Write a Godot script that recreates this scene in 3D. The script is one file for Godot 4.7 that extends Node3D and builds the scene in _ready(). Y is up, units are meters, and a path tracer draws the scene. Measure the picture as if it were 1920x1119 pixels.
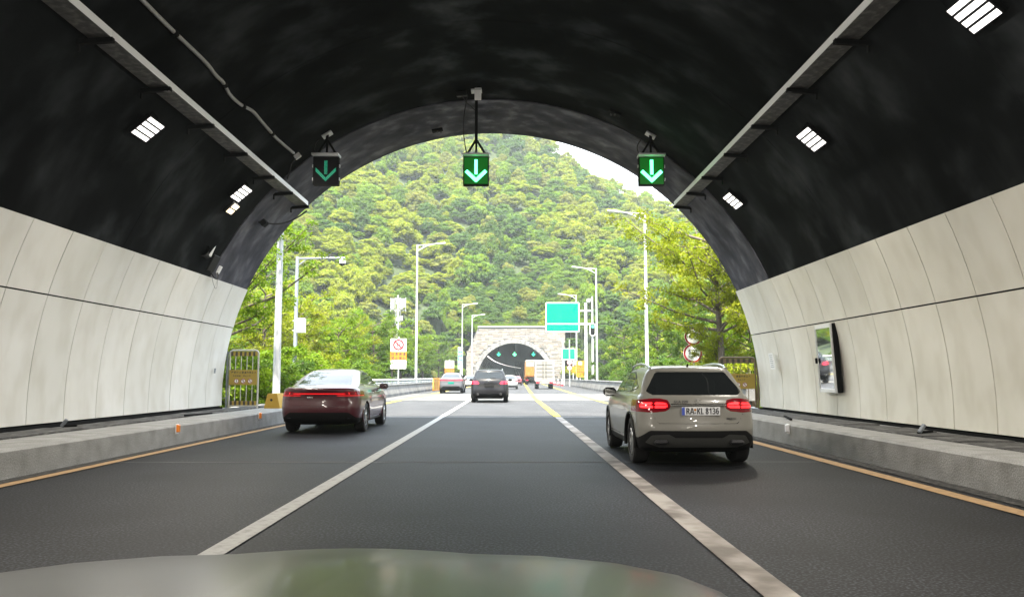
extends Node3D
# Looking out of a road tunnel at a short bridge and the next tunnel under a wooded hill.
# x right, y up, the road runs towards -z. Depths below are metres ahead of the camera.

const VC := Vector2(-0.47, 0.69)   # centre of the tunnel's round section
const RL := 7.62                   # radius of the dark vault
const RP := 7.49                   # radius of the end ring and of the wall panels
const EXIT := 23.0

# ---------------------------------------------------------------- mesh helpers
class MB:
	var v := PackedVector3Array()
	var n := PackedVector3Array()
	var c := PackedColorArray()
	var uv := PackedVector2Array()
	var ix := PackedInt32Array()
	var col := Color(1, 1, 1)
	var colored := false
	func vert(p: Vector3, nn: Vector3) -> int:
		v.append(p); n.append(nn)
		if colored: c.append(col)
		return v.size() - 1
	# a flat convex polygon, turned so that it faces "out"
	func face(pts: Array, out: Vector3) -> void:
		var nn: Vector3 = (pts[2] - pts[0]).cross(pts[1] - pts[0]).normalized()
		if nn == Vector3.ZERO and pts.size() > 3:
			nn = (pts[3] - pts[0]).cross(pts[1] - pts[0]).normalized()
		var flip := nn.dot(out) < 0.0
		if flip: nn = -nn
		var b := v.size()
		for p in pts: vert(p, nn)
		for i in range(1, pts.size() - 1):
			if flip:
				ix.append(b); ix.append(b + i + 1); ix.append(b + i)
			else:
				ix.append(b); ix.append(b + i); ix.append(b + i + 1)
	# box with chamfered edges, in an optional frame
	func box(at: Vector3, s: Vector3, bev := 0.0, bs := Basis()) -> void:
		var h := s / 2.0
		if bev <= 0.0:
			for ax in 3:
				for sg in [-1.0, 1.0]:
					var d := Vector3.ZERO; d[ax] = sg
					var a := (ax + 1) % 3
					var b := (ax + 2) % 3
					var pts := []
					for q in [[-1, -1], [1, -1], [1, 1], [-1, 1]]:
						var p := Vector3.ZERO
						p[ax] = sg * h[ax]; p[a] = q[0] * h[a]; p[b] = q[1] * h[b]
						pts.append(at + bs * p)
					face(pts, bs * d)
			return
		bev = minf(bev, minf(h.x, minf(h.y, h.z)) * 0.95)
		for ax in 3:
			var a := (ax + 1) % 3
			var b := (ax + 2) % 3
			for sg in [-1.0, 1.0]:
				var d := Vector3.ZERO; d[ax] = sg
				var pts := []
				for q in [[-1, -1], [1, -1], [1, 1], [-1, 1]]:
					var p := Vector3.ZERO
					p[ax] = sg * h[ax]; p[a] = q[0] * (h[a] - bev); p[b] = q[1] * (h[b] - bev)
					pts.append(at + bs * p)
				face(pts, bs * d)
				for sb in [-1.0, 1.0]:
					var e := []
					for t in [-1.0, 1.0]:
						var p := Vector3.ZERO
						p[ax] = sg * h[ax]; p[a] = sb * (h[a] - bev); p[b] = t * (h[b] - bev)
						e.append(at + bs * p)
					for t in [1.0, -1.0]:
						var p := Vector3.ZERO
						p[ax] = sg * (h[ax] - bev); p[a] = sb * h[a]; p[b] = t * (h[b] - bev)
						e.append(at + bs * p)
					var dd := Vector3.ZERO; dd[ax] = sg; dd[a] = sb
					face(e, bs * dd)
		for sx in [-1.0, 1.0]:
			for sy in [-1.0, 1.0]:
				for sz in [-1.0, 1.0]:
					face([at + bs * Vector3(sx * h.x, sy * (h.y - bev), sz * (h.z - bev)), at + bs * Vector3(sx * (h.x - bev), sy * h.y, sz * (h.z - bev)), at + bs * Vector3(sx * (h.x - bev), sy * (h.y - bev), sz * h.z)], bs * Vector3(sx, sy, sz))
	func bar(a: Vector3, b: Vector3, w: float, h: float, bev := 0.0) -> void:
		var d := b - a
		var z := d.normalized()
		var up := Vector3.UP if absf(z.y) < 0.95 else Vector3.RIGHT
		var x := up.cross(z).normalized()
		box((a + b) / 2.0, Vector3(w, h, d.length()), bev, Basis(x, z.cross(x), z))
	func tube(path: Array, radii, sides := 8, caps := true) -> void:
		var rows := []
		var up := Vector3.UP
		var x := Vector3.ZERO
		for i in path.size():
			var d: Vector3 = (path[mini(i + 1, path.size() - 1)] - path[maxi(i - 1, 0)]).normalized()
			if x == Vector3.ZERO:
				up = Vector3.UP if absf(d.y) < 0.95 else Vector3.RIGHT
				x = up.cross(d).normalized()
			x = (x - d * x.dot(d)).normalized()
			var y := d.cross(x)
			var r: float = radii[i] if radii is Array else radii
			var row := []
			for k in sides:
				var a := TAU * k / sides
				var nn := x * cos(a) + y * sin(a)
				row.append(vert(path[i] + nn * r, nn))
			rows.append(row)
		for i in path.size() - 1:
			for k in sides:
				var k2 := (k + 1) % sides
				for t in [rows[i][k], rows[i + 1][k], rows[i + 1][k2], rows[i][k], rows[i + 1][k2], rows[i][k2]]:
					ix.append(t)
		if caps:
			for e in [0, path.size() - 1]:
				var pts := []
				for k in sides: pts.append(v[rows[e][k]])
				face(pts, (path[e] - path[1 if e == 0 else path.size() - 2]))
	# profile of Vector2(radius, along), turned about the local y axis
	func lathe(prof: Array, sides: int, tr := Transform3D()) -> void:
		for i in prof.size() - 1:
			var a: Vector2 = prof[i]
			var b: Vector2 = prof[i + 1]
			var nn2 := Vector2(b.y - a.y, -(b.x - a.x)).normalized()
			var b0 := v.size()
			for k in sides + 1:
				var t := TAU * k / sides
				var dir := Vector3(cos(t), 0, sin(t))
				var nn := (tr.basis * (dir * nn2.x + Vector3.UP * nn2.y)).normalized()
				vert(tr * (dir * a.x + Vector3.UP * a.y), nn)
				vert(tr * (dir * b.x + Vector3.UP * b.y), nn)
			for k in sides:
				var p := b0 + k * 2
				for t in [p, p + 3, p + 1, p, p + 2, p + 3]: ix.append(t)
	func mesh() -> ArrayMesh:
		var arr := []
		arr.resize(Mesh.ARRAY_MAX)
		arr[Mesh.ARRAY_VERTEX] = v
		arr[Mesh.ARRAY_NORMAL] = n
		if colored: arr[Mesh.ARRAY_COLOR] = c
		if uv.size() == v.size() and v.size() > 0: arr[Mesh.ARRAY_TEX_UV] = uv
		arr[Mesh.ARRAY_INDEX] = ix
		var m := ArrayMesh.new()
		m.add_surface_from_arrays(Mesh.PRIMITIVE_TRIANGLES, arr)
		return m

var M := {}
var taken := {}

func numbered(called: String) -> String:
	var k: int = taken.get(called, 0)
	taken[called] = k + 1
	return called if k == 0 else "%s_%03d" % [called, k]

func put(mb, called: String, m: Material, parent: Node = null) -> MeshInstance3D:
	var o := MeshInstance3D.new()
	o.mesh = mb.mesh() if mb is MB else mb
	o.name = numbered(called) if parent == null else called
	if m: o.set_surface_override_material(0, m)
	(self if parent == null else parent).add_child(o, true)
	return o

func thing(called: String, label: String, category: String, at := Vector3.ZERO, turn := 0.0, group := "") -> Node3D:
	var o := Node3D.new()
	o.name = numbered(called)
	add_child(o)
	o.position = at
	o.rotation.y = turn
	tag(o, label, category, group)
	return o

func tag(o: Node, label: String, category: String, group := "") -> void:
	o.set_meta("label", label)
	o.set_meta("category", category)
	if group: o.set_meta("group", group)

func structure(o: Node) -> Node:
	o.set_meta("kind", "structure")
	return o

func lin(r: float, g: float, b: float) -> Color:
	return Color(r, g, b).linear_to_srgb()

func mat(called: String, c: Color, rough := 0.7, metal := 0.0) -> StandardMaterial3D:
	var m := StandardMaterial3D.new()
	m.resource_name = called
	m.albedo_color = c
	m.roughness = rough
	m.metallic = metal
	M[called] = m
	return m

func glow(called: String, c: Color, energy: float) -> StandardMaterial3D:
	var m := mat(called, lin(0.05, 0.05, 0.05), 0.4)
	m.emission_enabled = true
	m.emission = c
	m.emission_energy_multiplier = energy
	return m

func noise_tex(sd: int, freq: float, lo: Color, hi: Color, size := 512, octaves := 5, mid = null, at := Vector2(0, 1)) -> NoiseTexture2D:
	var f := FastNoiseLite.new()
	f.seed = sd
	f.frequency = freq
	f.noise_type = FastNoiseLite.TYPE_SIMPLEX_SMOOTH
	f.fractal_octaves = octaves
	var t := NoiseTexture2D.new()
	t.noise = f
	t.width = size
	t.height = size
	t.seamless = true
	var g := Gradient.new()
	g.set_color(0, lo)
	g.set_color(1, hi)
	g.set_offset(0, at.x)
	g.set_offset(1, at.y)
	if mid != null: g.add_point((at.x + at.y) / 2.0, mid)
	t.color_ramp = g
	return t

# world-triplanar surface: colour noise, a second coarse noise multiplied over it, and relief
func surf(called: String, base: Color, tex: Texture2D, scale: float, rough: float, relief: Texture2D = null, depth := 0.0, coarse: Texture2D = null, coarse_scale := 0.1) -> StandardMaterial3D:
	var m := mat(called, base, rough)
	m.albedo_texture = tex
	m.uv1_triplanar = true
	m.uv1_world_triplanar = true
	m.uv1_scale = Vector3.ONE * scale
	if relief:
		m.heightmap_enabled = true
		m.heightmap_texture = relief
		m.heightmap_scale = depth
	if coarse:
		m.detail_enabled = true
		m.detail_albedo = coarse
		m.detail_blend_mode = BaseMaterial3D.BLEND_MODE_MUL
		m.detail_uv_layer = BaseMaterial3D.DETAIL_UV_2
		m.uv2_triplanar = true
		m.uv2_world_triplanar = true
		m.uv2_scale = Vector3.ONE * coarse_scale
	return m

func text(words: String, size: float, at: Vector3, m: Material, parent: Node, called := "lettering", turn := 0.0, stretch := 1.0, bold := true) -> MeshInstance3D:
	var t := TextMesh.new()
	var f := SystemFont.new()
	f.font_names = PackedStringArray(["Droid Sans"])
	if bold: f.font_weight = 700
	t.font = f
	t.text = words
	t.font_size = 64
	t.pixel_size = size / 64.0
	t.depth = 0.004
	t.curve_step = 2.0
	var o := MeshInstance3D.new()
	o.name = called
	o.mesh = t
	o.set_surface_override_material(0, m)
	parent.add_child(o, true)
	o.position = at
	o.rotation.y = turn
	o.scale.x = stretch
	return o

func off(z: float) -> float:     # the bridge bends gently to the right
	return 0.0 if z < 45.0 else 0.014 * (z - 50.0) if z > 55.0 else 0.0007 * (z - 45.0) * (z - 45.0)

func on_arc(r: float, a: float, z: float) -> Vector3:   # a: angle from the right horizontal
	return Vector3(VC.x + r * cos(a), VC.y + r * sin(a), -z)

# a curved slab of the tunnel's section between two angles and two depths, with thickness outwards
func arc_slab(mb: MB, r0: float, r1: float, a0: float, a1: float, z0: float, z1: float, steps: int, cx := VC.x, cy := VC.y, zsteps := 1) -> void:
	for i in steps:
		var p := lerpf(a0, a1, float(i) / steps)
		var q := lerpf(a0, a1, float(i + 1) / steps)
		var P := Vector3(cos(p), sin(p), 0)
		var Q := Vector3(cos(q), sin(q), 0)
		var C := Vector3(cx, cy, 0)
		for zi in zsteps:
			var za := lerpf(z0, z1, float(zi) / zsteps)
			var zb := lerpf(z0, z1, float(zi + 1) / zsteps)
			var A := Vector3(0, 0, -za)
			var B := Vector3(0, 0, -zb)
			var b := mb.v.size()
			for t in [[P, A], [Q, A], [Q, B], [P, B]]: mb.vert(C + t[0] * r0 + t[1], -t[0])
			for k in [0, 2, 1, 0, 3, 2]: mb.ix.append(b + k)
			if r1 > r0:
				mb.face([C + P * r1 + A, C + Q * r1 + A, C + Q * r1 + B, C + P * r1 + B], P + Q)
		if r1 > r0:
			for zz in [z0, z1]:
				var A2 := Vector3(0, 0, -zz)
				mb.face([C + P * r0 + A2, C + Q * r0 + A2, C + Q * r1 + A2, C + P * r1 + A2], Vector3(0, 0, 1) if zz == minf(z0, z1) else Vector3(0, 0, -1))
	if r1 > r0:
		for e in [[a0, -1.0], [a1, 1.0]]:
			var ang: float = e[0]
			var E := Vector3(cos(ang), sin(ang), 0)
			var tang := Vector3(-sin(ang), cos(ang), 0) * float(e[1]) * (1.0 if a1 > a0 else -1.0)
			var C2 := Vector3(cx, cy, 0)
			mb.face([C2 + E * r0 + Vector3(0, 0, -z0), C2 + E * r1 + Vector3(0, 0, -z0), C2 + E * r1 + Vector3(0, 0, -z1), C2 + E * r0 + Vector3(0, 0, -z1)], tang)

# flat ribbon that follows the road's bend
func ribbon(mb: MB, x0: float, x1: float, z0: float, z1: float, y: float, step := 5.0) -> void:
	var k := maxi(1, int(ceil((z1 - z0) / step)))
	for i in k:
		var a := lerpf(z0, z1, float(i) / k)
		var b := lerpf(z0, z1, float(i + 1) / k)
		mb.face([Vector3(x0 + off(a), y, -a), Vector3(x1 + off(a), y, -a), Vector3(x1 + off(b), y, -b), Vector3(x0 + off(b), y, -b)], Vector3.UP)

# a wall that follows the bend, with a cross-section given as points (x, y) going round
func sweep(mb: MB, sec: Array, z0: float, z1: float, step := 8.0) -> void:
	var k := maxi(1, int(ceil((z1 - z0) / step)))
	var mid := Vector2.ZERO
	for s in sec: mid += s / sec.size()
	for i in k:
		var a := lerpf(z0, z1, float(i) / k)
		var b := lerpf(z0, z1, float(i + 1) / k)
		for j in sec.size():
			var p: Vector2 = sec[j]
			var q: Vector2 = sec[(j + 1) % sec.size()]
			var o := (p + q) / 2.0 - mid
			var e := q - p
			var nn := Vector2(e.y, -e.x)
			if nn.dot(o) < 0: nn = -nn
			mb.face([Vector3(p.x + off(a), p.y, -a), Vector3(q.x + off(a), q.y, -a), Vector3(q.x + off(b), q.y, -b), Vector3(p.x + off(b), p.y, -b)], Vector3(nn.x, nn.y, 0))
	for e in [[z0, 1.0], [z1, -1.0]]:
		var pts := []
		var ez: float = e[0]
		for s in sec: pts.append(Vector3(s.x + off(ez), s.y, -ez))
		mb.face(pts, Vector3(0, 0, e[1]))

# ---------------------------------------------------------------- the scene
func _ready() -> void:
	var cam := Camera3D.new()
	cam.name = "camera"
	cam.position = Vector3(0, 1.25, 0)
	cam.rotation = Vector3(atan(147.5 / 1540.0), -7.0 / 1540.0, 0)
	cam.fov = rad_to_deg(2.0 * atan(559.5 / 1540.0))
	cam.near = 0.05
	cam.far = 4000.0
	cam.current = true
	add_child(cam)

	var env := Environment.new()
	env.background_mode = Environment.BG_SKY
	var sky := Sky.new()
	var sm := ProceduralSkyMaterial.new()
	sm.sky_top_color = Color(0.86, 0.91, 0.97)
	sm.sky_horizon_color = Color(0.97, 0.98, 0.99)
	sm.sky_curve = 0.2
	sm.sky_energy_multiplier = 0.95
	sm.ground_bottom_color = Color(0.35, 0.4, 0.3)
	sm.ground_horizon_color = Color(0.8, 0.84, 0.82)
	sky.sky_material = sm
	env.sky = sky
	env.tonemap_mode = Environment.TONE_MAPPER_LINEAR
	env.tonemap_exposure = 6.9
	env.fog_enabled = true
	env.fog_density = 0.00031
	env.fog_light_color = Color(0.90, 0.95, 0.97)
	env.sdfgi_enabled = true
	env.ssao_enabled = true
	env.ssil_enabled = true
	var we := WorldEnvironment.new()
	we.name = "world_environment"
	we.environment = env
	add_child(we)

	var sun := DirectionalLight3D.new()
	sun.name = "sun"
	sun.light_energy = 1.45
	sun.light_color = Color(1.0, 0.96, 0.88)
	sun.light_angular_distance = 2.0
	sun.shadow_enabled = true
	sun.rotation_degrees = Vector3(-67, -6, 0)   # high, from behind the camera
	add_child(sun)

	make_materials()
	build_tunnel()
	build_road()
	build_tunnel_fittings()
	build_land()
	build_far_tunnel()
	build_roadside()
	build_vehicles()
	build_trees()

func make_materials() -> void:
	var fine := noise_tex(3, 0.09, Color(0.62, 0.62, 0.62), Color(1, 1, 1), 1024, 5)
	var relief := noise_tex(11, 0.11, Color(0, 0, 0), Color(1, 1, 1), 512, 4)
	var speck := noise_tex(5, 0.13, Color(0.20, 0.21, 0.22), Color(1, 1, 1), 1024, 3, Color(0.42, 0.43, 0.45), Vector2(0.34, 0.70))
	var blot := noise_tex(7, 0.008, Color(0.62, 0.63, 0.66), Color(1, 1, 1), 512, 4)
	var blot2 := noise_tex(17, 0.012, Color(0.40, 0.40, 0.41), Color(1, 1, 1), 512, 5, Color(0.62, 0.62, 0.63))
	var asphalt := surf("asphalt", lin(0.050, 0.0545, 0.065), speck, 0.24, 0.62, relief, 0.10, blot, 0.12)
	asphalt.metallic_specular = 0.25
	surf("asphalt_outside", lin(0.105, 0.105, 0.112), speck, 0.24, 0.8, relief, 0.4, blot, 0.1)
	surf("concrete", lin(0.50, 0.50, 0.49), fine, 0.5, 0.85, relief, 0.4, noise_tex(19, 0.01, Color(0.80, 0.80, 0.79), Color(1, 1, 1), 512, 4), 0.35)
	surf("concrete_pale", lin(0.26, 0.255, 0.24), fine, 0.4, 0.85, relief, 0.5, blot, 0.2)
	surf("deck_concrete", lin(0.14, 0.139, 0.134), fine, 0.4, 0.85, relief, 0.5, blot, 0.2)
	surf("gutter_grit", lin(0.11, 0.105, 0.095), fine, 0.9, 0.95, relief, 0.8, noise_tex(21, 0.03, Color(0.25, 0.25, 0.25), Color(1, 1, 1), 512, 5, null, Vector2(0.2, 0.8)), 0.6)
	surf("arch_concrete", lin(0.42, 0.41, 0.39), fine, 0.4, 0.85, relief, 0.5, blot, 0.2)
	surf("walkway_top", lin(0.30, 0.295, 0.28), fine, 0.6, 0.9, relief, 1.2, blot2, 0.5)
	var streak := noise_tex(23, 0.006, Color(0.34, 0.35, 0.35), Color(1, 1, 1), 1024, 5, Color(0.46, 0.47, 0.47), Vector2(0.1, 0.9))
	surf("vault_black", lin(0.066, 0.072, 0.075), streak, 0.10, 0.6, relief, 0.2, blot, 0.05)
	var smear := noise_tex(29, 0.012, Color(0.50, 0.50, 0.51), Color(1, 1, 1), 1024, 5, Color(0.62, 0.62, 0.64))
	surf("ring_concrete", lin(0.36, 0.36, 0.39), smear, 0.11, 0.7, relief, 0.15, blot, 0.12)
	var film := noise_tex(31, 0.006, Color(0.92, 0.915, 0.90), Color(1, 1, 1), 512, 4)
	for k in 3:
		var pm := surf("panel_%d" % k, [lin(0.80, 0.805, 0.79), lin(0.78, 0.785, 0.765), lin(0.82, 0.82, 0.80)][k], film, 0.11, 0.38, null, 0.0, noise_tex(37 + k, 0.02, Color(0.955, 0.95, 0.94), Color(1, 1, 1), 512, 3, null, Vector2(0.15, 0.6)), 0.45)
		pm.metallic_specular = 0.4
		pm.uv2_scale = Vector3(0.16, 0.09, 0.16)
		var pw := surf("panel_warm_%d" % k, [lin(0.79, 0.775, 0.72), lin(0.765, 0.75, 0.695), lin(0.81, 0.795, 0.74)][k], film, 0.11, 0.38, null, 0.0, noise_tex(47 + k, 0.02, Color(0.955, 0.95, 0.94), Color(1, 1, 1), 512, 3, null, Vector2(0.15, 0.6)), 0.45)
		pw.metallic_specular = 0.4
		pw.uv2_scale = Vector3(0.16, 0.09, 0.16)
	var worn := noise_tex(41, 0.02, Color(0.80, 0.79, 0.78), Color(1, 1, 1), 512, 5, Color(0.95, 0.945, 0.94))
	surf("paint_white", lin(0.34, 0.34, 0.33), worn, 0.9, 0.7, relief, 0.3)
	surf("paint_dirty", lin(0.38, 0.345, 0.315), noise_tex(43, 0.012, Color(0.62, 0.60, 0.58), Color(1, 1, 1), 512, 5, null, Vector2(0.2, 0.6)), 0.16, 0.7, relief, 0.3)
	surf("paint_orange", lin(0.36, 0.225, 0.10), worn, 0.6, 0.75, relief, 0.3)
	surf("paint_yellow", lin(0.50, 0.39, 0.01), worn, 0.6, 0.7, relief, 0.3)
	mat("black_metal", lin(0.006, 0.0065, 0.007), 0.55)
	M.black_metal.metallic_specular = 0.2
	M.black_metal.roughness = 0.8
	M.vault_black.metallic_specular = 0.12
	M.vault_black.roughness = 0.9
	M.ring_concrete.metallic_specular = 0.15
	M.ring_concrete.roughness = 0.9
	mat("black_rubber", lin(0.014, 0.014, 0.015), 0.8)
	mat("galvanised", lin(0.42, 0.43, 0.44), 0.5, 0.3)
	surf("tray_steel", lin(0.30, 0.295, 0.28), blot2, 0.9, 0.6, null, 0.0, fine, 2.0)
	mat("conduit_grey", lin(0.28, 0.28, 0.28), 0.6)
	mat("white_metal", lin(0.72, 0.73, 0.74), 0.45)
	mat("pole_white", lin(0.40, 0.415, 0.43), 0.45)
	mat("grey_metal", lin(0.17, 0.19, 0.215), 0.5)
	mat("sign_white", lin(0.80, 0.80, 0.78), 0.5)
	mat("sign_green", lin(0.0, 0.165, 0.125), 0.5)
	mat("sign_green_dim", lin(0.006, 0.16, 0.12), 0.5)
	for sg in ["sign_white", "sign_green", "sign_green_dim"]:
		M[sg].metallic_specular = 0.1
		M[sg].roughness = 0.8
	mat("sign_orange", lin(0.42, 0.15, 0.002), 0.5)
	mat("sign_red", lin(0.22, 0.004, 0.012), 0.5)
	mat("ink", lin(0.03, 0.03, 0.035), 0.7)
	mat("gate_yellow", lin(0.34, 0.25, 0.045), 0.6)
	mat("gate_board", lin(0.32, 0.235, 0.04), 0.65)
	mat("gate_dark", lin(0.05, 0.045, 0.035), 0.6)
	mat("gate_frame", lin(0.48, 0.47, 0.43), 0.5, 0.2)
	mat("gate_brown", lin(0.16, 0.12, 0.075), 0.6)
	mat("barrier_yellow", lin(0.42, 0.26, 0.03), 0.65)
	mat("reflector_orange", lin(0.85, 0.25, 0.03), 0.35)
	mat("reflector_white", lin(0.75, 0.76, 0.80), 0.3)
	mat("mirror_glass", lin(0.80, 0.82, 0.82), 0.03, 1.0)
	mat("aluminium", lin(0.62, 0.63, 0.64), 0.35, 0.7)
	mat("car_glass", lin(0.010, 0.012, 0.013), 0.03)
	mat("tyre", lin(0.016, 0.016, 0.017), 0.85)
	mat("rim_silver", lin(0.42, 0.43, 0.44), 0.3, 0.8)
	mat("rim_dark", lin(0.06, 0.06, 0.065), 0.35, 0.7)
	mat("chrome", lin(0.75, 0.76, 0.77), 0.12, 1.0)
	mat("black_plastic", lin(0.006, 0.0063, 0.0066), 0.6)
	M.black_plastic.metallic_specular = 0.3
	mat("grey_plastic", lin(0.035, 0.036, 0.034), 0.45)
	mat("lens_red", lin(0.16, 0.004, 0.010), 0.12)
	mat("lens_bright", lin(0.42, 0.010, 0.030), 0.15)
	mat("truck_trim", lin(0.045, 0.042, 0.04), 0.7)
	mat("plate_white", lin(0.72, 0.73, 0.75), 0.5)
	mat("plate_blue", lin(0.05, 0.09, 0.42), 0.5)
	glow("tail_glow", Color(1.0, 0.03, 0.07), 0.95)
	glow("tail_glow_dim", Color(1.0, 0.02, 0.05), 0.40)
	glow("lamp_glow", Color(1.0, 0.98, 0.95), 0.42)
	glow("lamp_glow_warm", Color(1.0, 0.90, 0.74), 0.42)
	glow("signal_green", Color(0.28, 1.0, 0.58), 1.5)
	glow("signal_lens", Color(0.0, 0.40, 0.07), 0.11)
	M.signal_lens.albedo_color = lin(0.001, 0.012, 0.003)
	glow("signal_green_dim", Color(0.02, 0.62, 0.46), 0.17)
	glow("signal_far", Color(0.1, 0.95, 0.65), 0.7)
	for c in [["paint_red", lin(0.052, 0.0035, 0.009)], ["paint_pearl", lin(0.185, 0.18, 0.16)], ["paint_graphite", lin(0.010, 0.010, 0.012)], ["paint_silver", lin(0.065, 0.067, 0.074)], ["paint_carwhite", lin(0.32, 0.325, 0.33)], ["paint_maroon", lin(0.13, 0.05, 0.06)], ["paint_truck", lin(0.20, 0.195, 0.18)], ["paint_cab", lin(0.30, 0.12, 0.03)], ["paint_own", lin(0.03, 0.034, 0.036)]]:
		var m := mat(c[0], c[1], 0.32, 0.0)
		m.clearcoat_enabled = true
		m.clearcoat = {"paint_red": 0.9, "paint_pearl": 0.6, "paint_own": 0.15}.get(c[0], 0.35)
		m.metallic_specular = 0.5 if c[0] in ["paint_red", "paint_pearl"] else 0.2
		m.clearcoat_roughness = 0.04 if c[0] != "paint_own" else 0.12

# ---------------------------------------------------------------- our tunnel
func build_tunnel() -> void:
	var t := thing("road_tunnel", "dark vaulted road tunnel with curved white panel walls that frames the view", "tunnel")
	var vault := MB.new()
	arc_slab(vault, 7.56, 8.3, -0.09, PI + 0.09, -45.0, 20.2, 72, VC.x, VC.y, 4)
	put(vault, "vault", M.vault_black, t)
	var ring := MB.new()
	arc_slab(ring, 7.53, 8.6, 0.4, PI - 0.4, 20.2, EXIT, 64)
	put(ring, "portal_ring", M.ring_concrete, t)
	var lip := MB.new()          # rounded drip edge at the mouth
	var path := []
	for i in 61: path.append(on_arc(7.55, lerpf(0.42, PI - 0.42, i / 60.0), EXIT + 0.0))
	lip.tube(path, 0.035, 8)
	put(lip, "portal_lip", M.ring_concrete, t)
	for s in [[-0.09, 0.42], [PI - 0.42, PI + 0.09]]:   # the wall behind the panels, from the floor up to the ring
		var back := MB.new()
		arc_slab(back, 7.56, 8.6, s[0], s[1], 20.2, EXIT - 0.02, 10)
		put(back, "wall_backing", M.vault_black, t)
	for z in [9.4, 15.6]:        # raised casting seams across the vault
		var seams := MB.new()
		arc_slab(seams, 7.556, 7.56, 0.42, PI - 0.42, z, z + 0.10, 48)
		put(seams, "casting_seam", M.vault_black, t)
	var cap := MB.new()
	var pts := []
	for i in 25: pts.append(on_arc(8.0, PI * i / 24.0, -45.0) + Vector3(0, 0, 0.05))
	pts.append(Vector3(VC.x - 8.0, -0.2, 45.05)); pts.append(Vector3(VC.x + 8.0, -0.2, 45.05))
	cap.face(pts, Vector3(0, 0, -1))
	put(cap, "end_wall", M.vault_black, t)
	# enamelled panels, one mesh each, 1.15 m wide with open joints
	var rng := RandomNumberGenerator.new()
	rng.seed = 4
	var rows := [[PI - 0.259, PI + 0.030, 0], [PI - 0.412, PI - 0.2625, 0], [-0.034, 0.2315, 1], [0.235, 0.406, 1]]
	for rw in rows:
		var right: bool = rw[2] == 1
		var first := 22.2 if right else 21.75
		var k := 0
		var z1 := EXIT
		var z0 := first
		while z1 > 5.0:
			var hatch: bool = right and rw[0] < 0.0 and z1 < 18.6 and z0 > 16.2
			var mb := MB.new()
			var jig := rng.randf_range(-0.002, 0.002)
			arc_slab(mb, RP + jig, RP + 0.035 + jig, rw[0], rw[1], z0 + 0.011, z1 - 0.011, 8)
			var names := "panel_warm_%d" if right else "panel_%d"
			var o := put(mb, "panel", M[names % (rng.randi() % 3)], t)
			if hatch: o.set_meta("hatch", true)
			z1 = z0
			z0 -= 1.15
			k += 1
		var rest := MB.new()
		while z1 > -44.0:
			arc_slab(rest, RP, RP + 0.035, rw[0], rw[1], z0 + 0.007, z1 - 0.007, 6)
			z1 = z0
			z0 -= 1.15
		var r := put(rest, "far_panels", M["panel_warm_0" if right else "panel_0"], t)
		r.set_meta("kind", "stuff")
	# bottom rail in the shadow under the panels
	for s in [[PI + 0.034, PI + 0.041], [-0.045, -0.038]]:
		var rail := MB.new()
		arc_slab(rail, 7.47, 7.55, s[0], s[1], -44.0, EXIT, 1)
		put(rail, "panel_rail", M.black_metal, t)

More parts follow.
